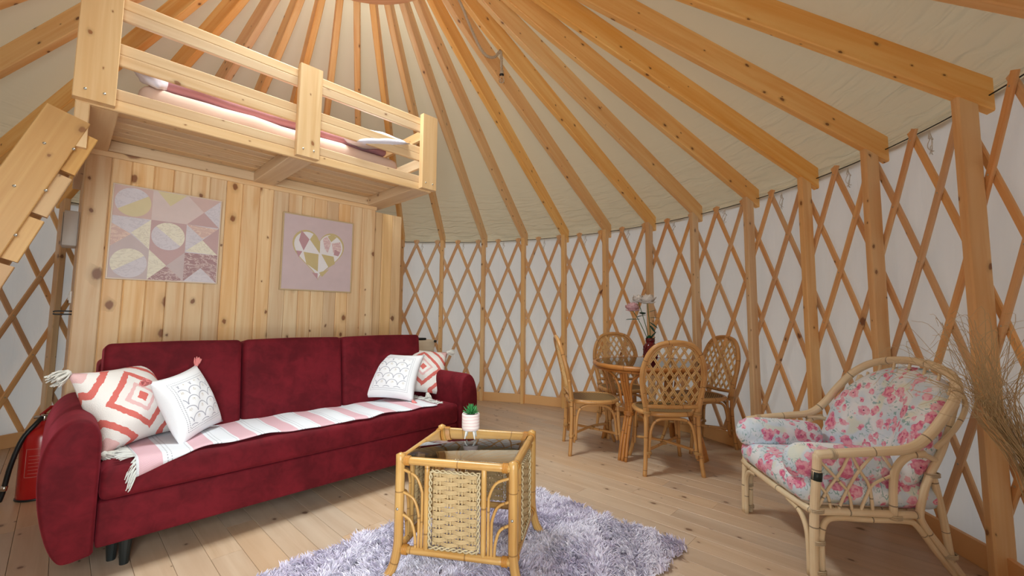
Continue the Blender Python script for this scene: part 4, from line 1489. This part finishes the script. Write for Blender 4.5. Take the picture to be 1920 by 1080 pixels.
# vase of flowers
vs = empty('flower_vase', (1.245, 3.86, 0.7225), 0)
tag(vs, 'dark red glass vase on the dining table', 'vase')
M_VASE = plain('oxblood_glass', (104, 20, 30), 0.12, 0.6)
V, F, U = lathe([(.001, .0), (.050, .0), (.056, .006), (.058, .03), (.058, .115), (.054, .135), (.040, .147), (.036, .152), (.038, .158), (.041, .165), (.041, .192), (.037, .195), (.035, .19), (.033, .155), (.001, .15)], 32)
ob('body', mesh('vase', V, F, U, True), M_VASE, vs)
parts = []
for k in range(10):
    for r in range(5):
        a = 2 * pi * (k + .5 * (r % 2)) / 10; z = .025 + .022 * r
        parts.append(tube([(cos(a) * .058, sin(a) * .058, z - .010), (cos(a) * .0615, sin(a) * .0615, z), (cos(a) * .058, sin(a) * .058, z + .010)], [.004, .004], 5, n=2))
ob('raised_pattern', tmesh(*parts), M_VASE, vs)
M_STEM = plain('stem_green', (86, 120, 70), 0.5)
M_LEAF = plain('rose_leaf', (26, 84, 58), 0.45, 0.4, var=0.2)
M_PET_W = plain('white_petal', (250, 240, 234), 0.6, 0.2, var=0.1)
M_PET_P = plain('pink_petal', (240, 190, 196), 0.6, 0.2, var=0.1)
rf = random.Random(21)
def flower(label, head, mat, R_, stem_pts, leaves):
    f = empty('flower', (vs.location.x, vs.location.y, vs.location.z + .155))
    tag(f, label, 'flower', 'roses in the red vase')
    hd = Vector(head)
    ob('stem', tmesh(tube(stem_pts + [head], .0032, 6)), M_STEM, f)
    # petals in rings
    for ring, (n, el, L) in enumerate(((8, -.35, .8), (8, .15, .95), (8, .6, .9), (7, .95, .8), (5, 1.25, .65))):
        for k in range(n):
            a = 2 * pi * k / n + ring * .4 + rf.uniform(-.2, .2)
            d = Vector((cos(a) * cos(el), sin(a) * cos(el), sin(el)))
            tilt = Vector((0, -.35, .25))
            ob('petal', tmesh(leaf_geo(hd, (d + tilt * .5), R_ * 1.4 * L * rf.uniform(.9, 1.15), R_ * .75, curl=.35, thick=.12)), mat, f)
    for b, d, L in leaves:
        ob('leaf', tmesh(leaf_geo(b, d, L * 1.25, L * .5, curl=-.15, thick=.08)), M_LEAF, f)
    return f
flower('large white rose with dark leaves standing in the red vase', (-.022, -.01, .355), M_PET_W, .062, [(.0, .0, -.10), (.002, 0, .05), (-.006, 0, .20), (-.014, 0, .28)],
       [((-.01, -.005, .27), (.6, -.3, .3), .06), ((-.004, -.005, .22), (.8, -.4, .1), .07), ((.0, 0, .18), (.7, -.5, -.5), .07), ((0, -.01, .03), (.4, -.3, .9), .07), ((0, -.01, .15), (.55, -.5, -.8), .06)])
flower('smaller white rose behind the large one in the red vase', (-.098, .02, .365), M_PET_W, .050, [(-.01, .01, -.10), (-.02, .01, .08), (-.065, .015, .26)], [((-.01, -.01, .0), (-.1, -.3, .9), .06), ((-.06, 0, .25), (-.3, -.6, .3), .06)])
flower('pale pink rose drooping over a broad leaf in the red vase', (-.158, -.01, .285), M_PET_P, .058, [(-.012, -.01, -.10), (-.03, -.01, .03), (-.09, -.01, .17), (-.135, -.01, .25)],
       [((-.105, -.02, .205), (-.95, -.4, .12), .11), ((-.12, -.01, .225), (.6, -.5, .3), .075), ((-.01, -.012, .0), (.5, -.4, .8), .06)])

# ================================================================== ARMCHAIR
ac = empty('armchair', (1.322, 2.227, 0), math.atan2(-.079, .997))
tag(ac, 'bleached rattan armchair with flowery cushions beside the lattice wall', 'armchair')
def T(*pts, r=.012, s=8, n=5): return tube(pts, r, s, n=n)
half = [(.030, .318, .512), (.14, .328, .526), (.28, .336, .540), (.39, .340, .555), (.47, .342, .610), (.55, .338, .705), (.62, .315, .790), (.665, .245, .850), (.688, .13, .882), (.695, 0, .892)]
hp = [(x, -y, z) for x, y, z in half] + [(x, y, z) for x, y, z in half[::-1][1:]]
ob('arm_hoop', tmesh(tube(hp, .0195, 12)), M_RAT_L, ac)
h2 = [(x + .035, y * .97, z - .05 - .02 * (x > .5)) for x, y, z in hp if x > .45]
ob('back_hoop', tmesh(tube(h2, .010, 8)), M_RAT_L, ac)
for s in (-1, 1):
    ob('leg', tmesh(T((.0, s * .317, 0), (.004, s * .317, .14), (.012, s * .317, .28), (.026, s * .318, .42), (.034, s * .318, .512), r=.0185, s=10)), M_RAT_L, ac)
    ob('leg_liner', tmesh(T((.030, s * .317, .0), (.033, s * .317, .12), (.036, s * .317, .18), (.055, s * .317, .235), (.10, s * .317, .252), (.22, s * .316, .250), (.38, s * .312, .248), (.43, s * .306, .225), (.52, s * .285, .11), (.612, s * .262, .0), r=.0125)), M_RAT_L, ac)
    ob('leg_liner', tmesh(T((-.004, s * .290, .0), (-.002, s * .288, .13), (-.004, s * .276, .20), (-.006, s * .235, .245), (-.008, s * .15, .262), r=.0115)), M_RAT_L, ac)
    ob('seat_rail', tmesh(T((.01, s * .317, .275), (.14, s * .317, .278), (.30, s * .316, .276), (.43, s * .310, .274), r=.0155, s=10)), M_RAT_L, ac)
    ob('second_post', tmesh(T((.330, s * .318, .275), (.335, s * .320, .40), (.350, s * .326, .475), (.395, s * .334, .525), (.455, s * .338, .535), r=.0155, s=10)), M_RAT_L, ac)
    ob('rear_leg', tmesh(T((.640, s * .255, .0), (.55, s * .278, .115), (.455, s * .303, .235), (.445, s * .308, .30), (.485, s * .305, .42), (.56, s * .30, .56), (.645, s * .285, .78), r=.0155, s=10)), M_RAT_L, ac)
    ob('rear_strut', tmesh(T((.505, s * .302, .455), (.545, s * .290, .28), (.585, s * .270, .075), r=.0145, s=10)), M_RAT_L, ac)
    ob('back_tie', tmesh(T((.36, s * .33, .535), (.45, s * .325, .530), (.525, s * .305, .500), r=.011)), M_RAT_L, ac)
    # twig lattice in the side
    tw = [((.03, .50), (.085, .44), (.125, .395), (.155, .355), (.165, .28)), ((.165, .515), (.125, .44), (.075, .375), (.03, .30)),
          ((.175, .515), (.205, .45), (.235, .40), (.245, .34), (.248, .28)), ((.265, .52), (.205, .455), (.150, .37), (.105, .28)),
          ((.330, .435), (.255, .395), (.225, .345), (.195, .28)), ((.03, .39), (.060, .355), (.072, .33), (.078, .28)), ((.30, .52), (.33, .47))]
    for q in tw:
        ob('twig', tmesh(T(*[(x, s * .318, z) for x, z in q], r=.0065, s=6)), M_RAT_L, ac)
    for (x, y, z), ax in (((.012, .317, .15), 0), ((.016, .317, .28), 0), ((.012, .317, .03), 0), ((.33, .314, .265), 0), ((.568, .276, .10), 0), ((.50, .302, .44), 0)):
        ob('binding', tmesh(*[tube([(x + .006 + cos(t * pi / 6) * .028, s * y + sin(t * pi / 6) * .022, z + k * .006) for t in range(12)], .003, 4, True, raw=True) for k in (-1, 0, 1)]), M_BIND_L, ac)
    ob('arm_binding', tmesh(*[tube([(.085 + k * .006, s * .323 + cos(t * pi / 6) * .021, .519 + sin(t * pi / 6) * .021) for t in range(12)], .003, 4, True, raw=True) for k in range(4)]), M_BIND_L, ac)
    if s < 0:
        ob('tape_band', tmesh(tube([(.026, s * .318, .405), (.030, s * .318, .44)], .0205, 12)), plain('dark_green_tape', (24, 40, 40), 0.35, 0.4), ac)
ob('front_rail', tmesh(T((0, -.317, .278), (-.008, -.15, .275), (-.010, 0, .274), (-.008, .15, .275), (0, .317, .278), r=.015, s=10)), M_RAT_L, ac)
ob('rear_rail', tmesh(T((.44, -.305, .274), (.47, 0, .27), (.44, .305, .274), r=.0145, s=10)), M_RAT_L, ac)
for k in range(9):
    ph = -1.15 + 2.3 * k / 8
    ob('back_cane', tmesh(T((.46 + .02 * cos(ph), .28 * sin(ph), .30), (.55 + .05 * cos(ph), .30 * sin(ph), .56), (.60 + .088 * cos(ph), .335 * sin(ph) * .97, .885 - .11 * abs(ph) ** 2.2), r=.0065, s=6)), M_RAT_L, ac)
for k in range(6):
    yy = -.25 + .1 * k
    ob('seat_slat', tmesh(T((0, yy, .272), (.22, yy, .268), (.45, yy, .272), r=.008, s=6)), M_RAT_L, ac)

def floral_mat():
    m = Mat('floral_cotton', 0.8, 0.15)
    v = m.coord('Object', False)
    base = m.mix(m.noise(v, 9, 2).ss(0.4, 0.62), srgb(240, 243, 250), srgb(216, 230, 246))
    yl = m.noise(m.scale(v, (1.0, 1.3, 1.1)), 7, 1).ss(0.60, 0.70)
    base = m.mix(yl * 0.5, base, srgb(232, 232, 200))
    # fern strokes
    leafn = m.noise(m.scale(v, (60, 18, 30)), 1.0, 1, 0.5, 2.0)
    lreg = m.noise(v, 14, 1).ss(0.46, 0.55)
    base = m.mix(leafn.ss(0.56, 0.62) * lreg * 0.75, base, srgb(120, 172, 176))
    # blossoms: petals made by modulating a cell radius with angle
    for sc, size, thr, c1, c2, off in ((16.0, .46, .40, (244, 196, 212), (232, 136, 172), 5.1), (13.0, .46, .46, (244, 170, 192), (220, 88, 138), 0.0), (24.0, .42, .36, (244, 190, 206), (226, 100, 150), 3.7)):
        ad = m.n('VectorMath', operation='ADD'); m.l(v, ad.inputs[0]); ad.inputs[1].default_value = (off, off * .7, off * 1.3)
        wv = m.n('TexNoise'); m.l(ad.outputs[0], wv.inputs['Vector']); wv.inputs['Scale'].default_value = 30
        dv = m.n('VectorMath', operation='MULTIPLY_ADD'); m.l(wv.outputs['Color'], dv.inputs[0]); dv.inputs[1].default_value = (.035, .035, .035); m.l(ad.outputs[0], dv.inputs[2])
        vo = m.voro(dv.outputs[0], sc)
        d = m.x(vo.outputs['Distance'])
        s_ = m.n('SeparateColor'); m.l(vo.outputs['Color'], s_.inputs[0])
        has = m.x(s_.outputs[0]).lt(thr)
        pet = m.noise(v, 55, 2)
        edge = d + (pet - 0.5) * 0.30
        mask = (1.0 - edge.ss(size - .05, size)) * has
        cc = m.mix(pet.ss(0.40, 0.62), srgb(*c1), srgb(*c2))
        base = m.mix(mask * 0.9, base, cc)
        base = m.mix((1.0 - d.ss(0.05, 0.075)) * has, base, srgb(70, 30, 60))
    m.col(base)
    m.bump(m.noise(v, 14, 3), 0.25, 0.01)
    return m.m
M_FLOR = floral_mat()
# seat cushion
me = rbox(.60, .60, .115, .05, 4, .022, 3)
o = ob('seat_cushion', me, M_FLOR, ac, (.265, 0, .345)); o.rotation_euler = (0, .03, 0)
# back cushion wraps round the hoop
def bc_pt(u, v, side):
    ph = (u - .5) * 2 * 1.25
    pz = .36 + v * (.500 - .13 * abs(ph) ** 2.4)
    k = (1 - (2 * u - 1) ** 4) * (1 - (2 * v - 1) ** 4)
    th = (.075 * max(0, k) ** .5 + .001)
    tuft = .016 * (abs(sin(u * 3 * pi)) ** .5) * k
    lean = .13 * v
    rad = .285 + .03 * v + (th if side > 0 else -th - tuft)
    cx = .27 + lean
    return (cx + rad * cos(ph) * 1.0, rad * sin(ph) * 1.0, pz)
def bc_mesh():
    nu, nv = 40, 16
    V, F = [], []
    for side in (1, -1):
        for i in range(nu + 1):
            for j in range(nv + 1): V.append(bc_pt(i / nu, j / nv, side))
    w = nv + 1; b = (nu + 1) * w
    for i in range(nu):
        for j in range(nv):
            F.append((i * w + j, (i + 1) * w + j, (i + 1) * w + j + 1, i * w + j + 1))
            F.append((b + i * w + j, b + i * w + j + 1, b + (i + 1) * w + j + 1, b + (i + 1) * w + j))
    for i in range(nu):
        F.append((i * w, b + i * w, b + (i + 1) * w, (i + 1) * w)); F.append((i * w + nv, (i + 1) * w + nv, b + (i + 1) * w + nv, b + i * w + nv))
    for j in range(nv):
        F.append((j, j + 1, b + j + 1, b + j)); F.append((nu * w + j, b + nu * w + j, b + nu * w + j + 1, nu * w + j + 1))
    return fixn(mesh('cushion', V, F, None, True))
ob('back_cushion', bc_mesh(), M_FLOR, ac)
for s in (-1, 1):
    V, F, U = lathe([(.001, -.03), (.03, -.025), (.058, -.006), (.074, .03), (.080, .10), (.078, .22), (.074, .34), (.06, .40), (.001, .42)], 20)
    V = [(z - .035, x * .85 + s * .240, y * 1.05 + .462 - .02 * z) for x, y, z in V]
    ob('arm_cushion', fixn(mesh('bolster', V, F, U, True)), M_FLOR, ac)

# ================================================================== ROPE LAMP
lp = empty('rope_lamp', (-0.105, 3.309, 3.26), 0)
tag(lp, 'bare bulb hanging on a thick rope looped from the crown', 'lamp')
rp_path = [(-.62, 2.97, 3.66), (-.52, 3.02, 3.60), (-.42, 3.05, 3.49), (-.345, 3.10, 3.335), (-.275, 3.15, 3.20), (-.217, 3.20, 3.145), (-.155, 3.26, 3.170), (-.112, 3.30, 3.245), (-.102, 3.308, 3.215), (-.099, 3.309, 3.14), (-.097, 3.309, 3.085)]
cp = catmull([Vector(p) - lp.location for p in rp_path], 14)
M_ROPE = fabric('hemp_rope', (206, 186, 160), 250, var=0.12).m
st_ = []
for s in range(3):
    pts = []
    L = 0
    for i, p in enumerate(cp):
        if i: L += (p - cp[i - 1]).length
        t = (cp[min(i + 1, len(cp) - 1)] - cp[max(i - 1, 0)]).normalized()
        a = t.orthogonal().normalized() if abs(t.z) > .99 else t.cross(Vector((0, 0, 1))).normalized()
        b = t.cross(a)
        ph = L * 95 + s * 2 * pi / 3
        pts.append(p + (a * cos(ph) + b * sin(ph)) * .0058)
    st_.append(tube(pts, .0062, 6, raw=True))
ob('rope', tmesh(*st_), M_ROPE, lp)
ob('rope_hook', tmesh(tube([(-.012, -.006, -.02), (-.004, 0, .012), (.004, .002, .045)], .007, 8)), M_BLACK, lp)
ob('socket', tmesh(tube([(.008, 0, -.175), (.008, 0, -.205)], .016, 12)), M_ROPE, lp)
ob('socket_ring', tmesh(tube([(.008, 0, -.205), (.008, 0, -.213)], .019, 12)), M_BLACK, lp)
V, F, U = lathe([(.012, .0), (.013, -.012), (.022, -.030), (.0235, -.042), (.019, -.056), (.009, -.064), (.0005, -.066)], 18)
ob('bulb', mesh('bulb', V, F, U, True), glass('bulb_glass', (.95, .95, .93, 1), 2.0), lp, (.008, 0, -.213))
ob('filament', tmesh(tube([(.004, 0, -.22), (.002, 0, -.25), (.014, 0, -.25), (.012, 0, -.22)], .0012, 5, n=3)), M_SCREW, lp)

# ================================================================== DRIED GRASS
gp = (1.972, 1.630)
gv = empty('grass_vase', (gp[0], gp[1], 0), 0)
tag(gv, 'short dark teal vase standing between wall posts by the armchair', 'vase')
V, F, U = lathe([(.001, .0), (.045, .0), (.058, .03), (.060, .09), (.050, .135), (.036, .16), (.036, .175), (.032, .172), (.03, .15), (.001, .148)], 24)
ob('body', mesh('gv', V, F, U, True), plain('teal_glaze', (30, 62, 66), 0.25, 0.5), gv)
gr = empty('dried_grass', (gp[0], gp[1], .15), 0)
tag(gr, 'bundle of wispy dried straw grass leaning past the post', 'dried grass')
M_GRASS = plain('dry_straw', (228, 202, 160), 0.8, 0.15, var=0.15)
rg = random.Random(31)
parts = []
for k in range(130):
    sp_r = rg.uniform(-1, 1)
    m1 = Vector((-.045 + .03 * sp_r, .0 + rg.uniform(-.03, .03), .38))
    m2 = Vector((-.165 + .055 * sp_r + rg.uniform(-.02, .02), rg.uniform(-.05, .04), .62 + rg.uniform(-.05, .05)))
    tipL = rg.uniform(.10, .42)
    aa = rg.gauss(0.25, .55)
    tp = m2 + Vector((-sin(aa) * tipL, rg.uniform(-.08, .06), cos(aa) * tipL * .8))
    tp2 = tp + Vector((-rg.uniform(-.02, .11), 0, rg.uniform(-.06, .04)))
    parts.append(tube([(rg.uniform(-.015, .015), rg.uniform(-.015, .015), -.03), m1, m2, tp, tp2], [.0016, .0006], 3, n=4))
o = ob('straw', tmesh(*parts), M_GRASS, gr); o['kind'] = 'stuff'
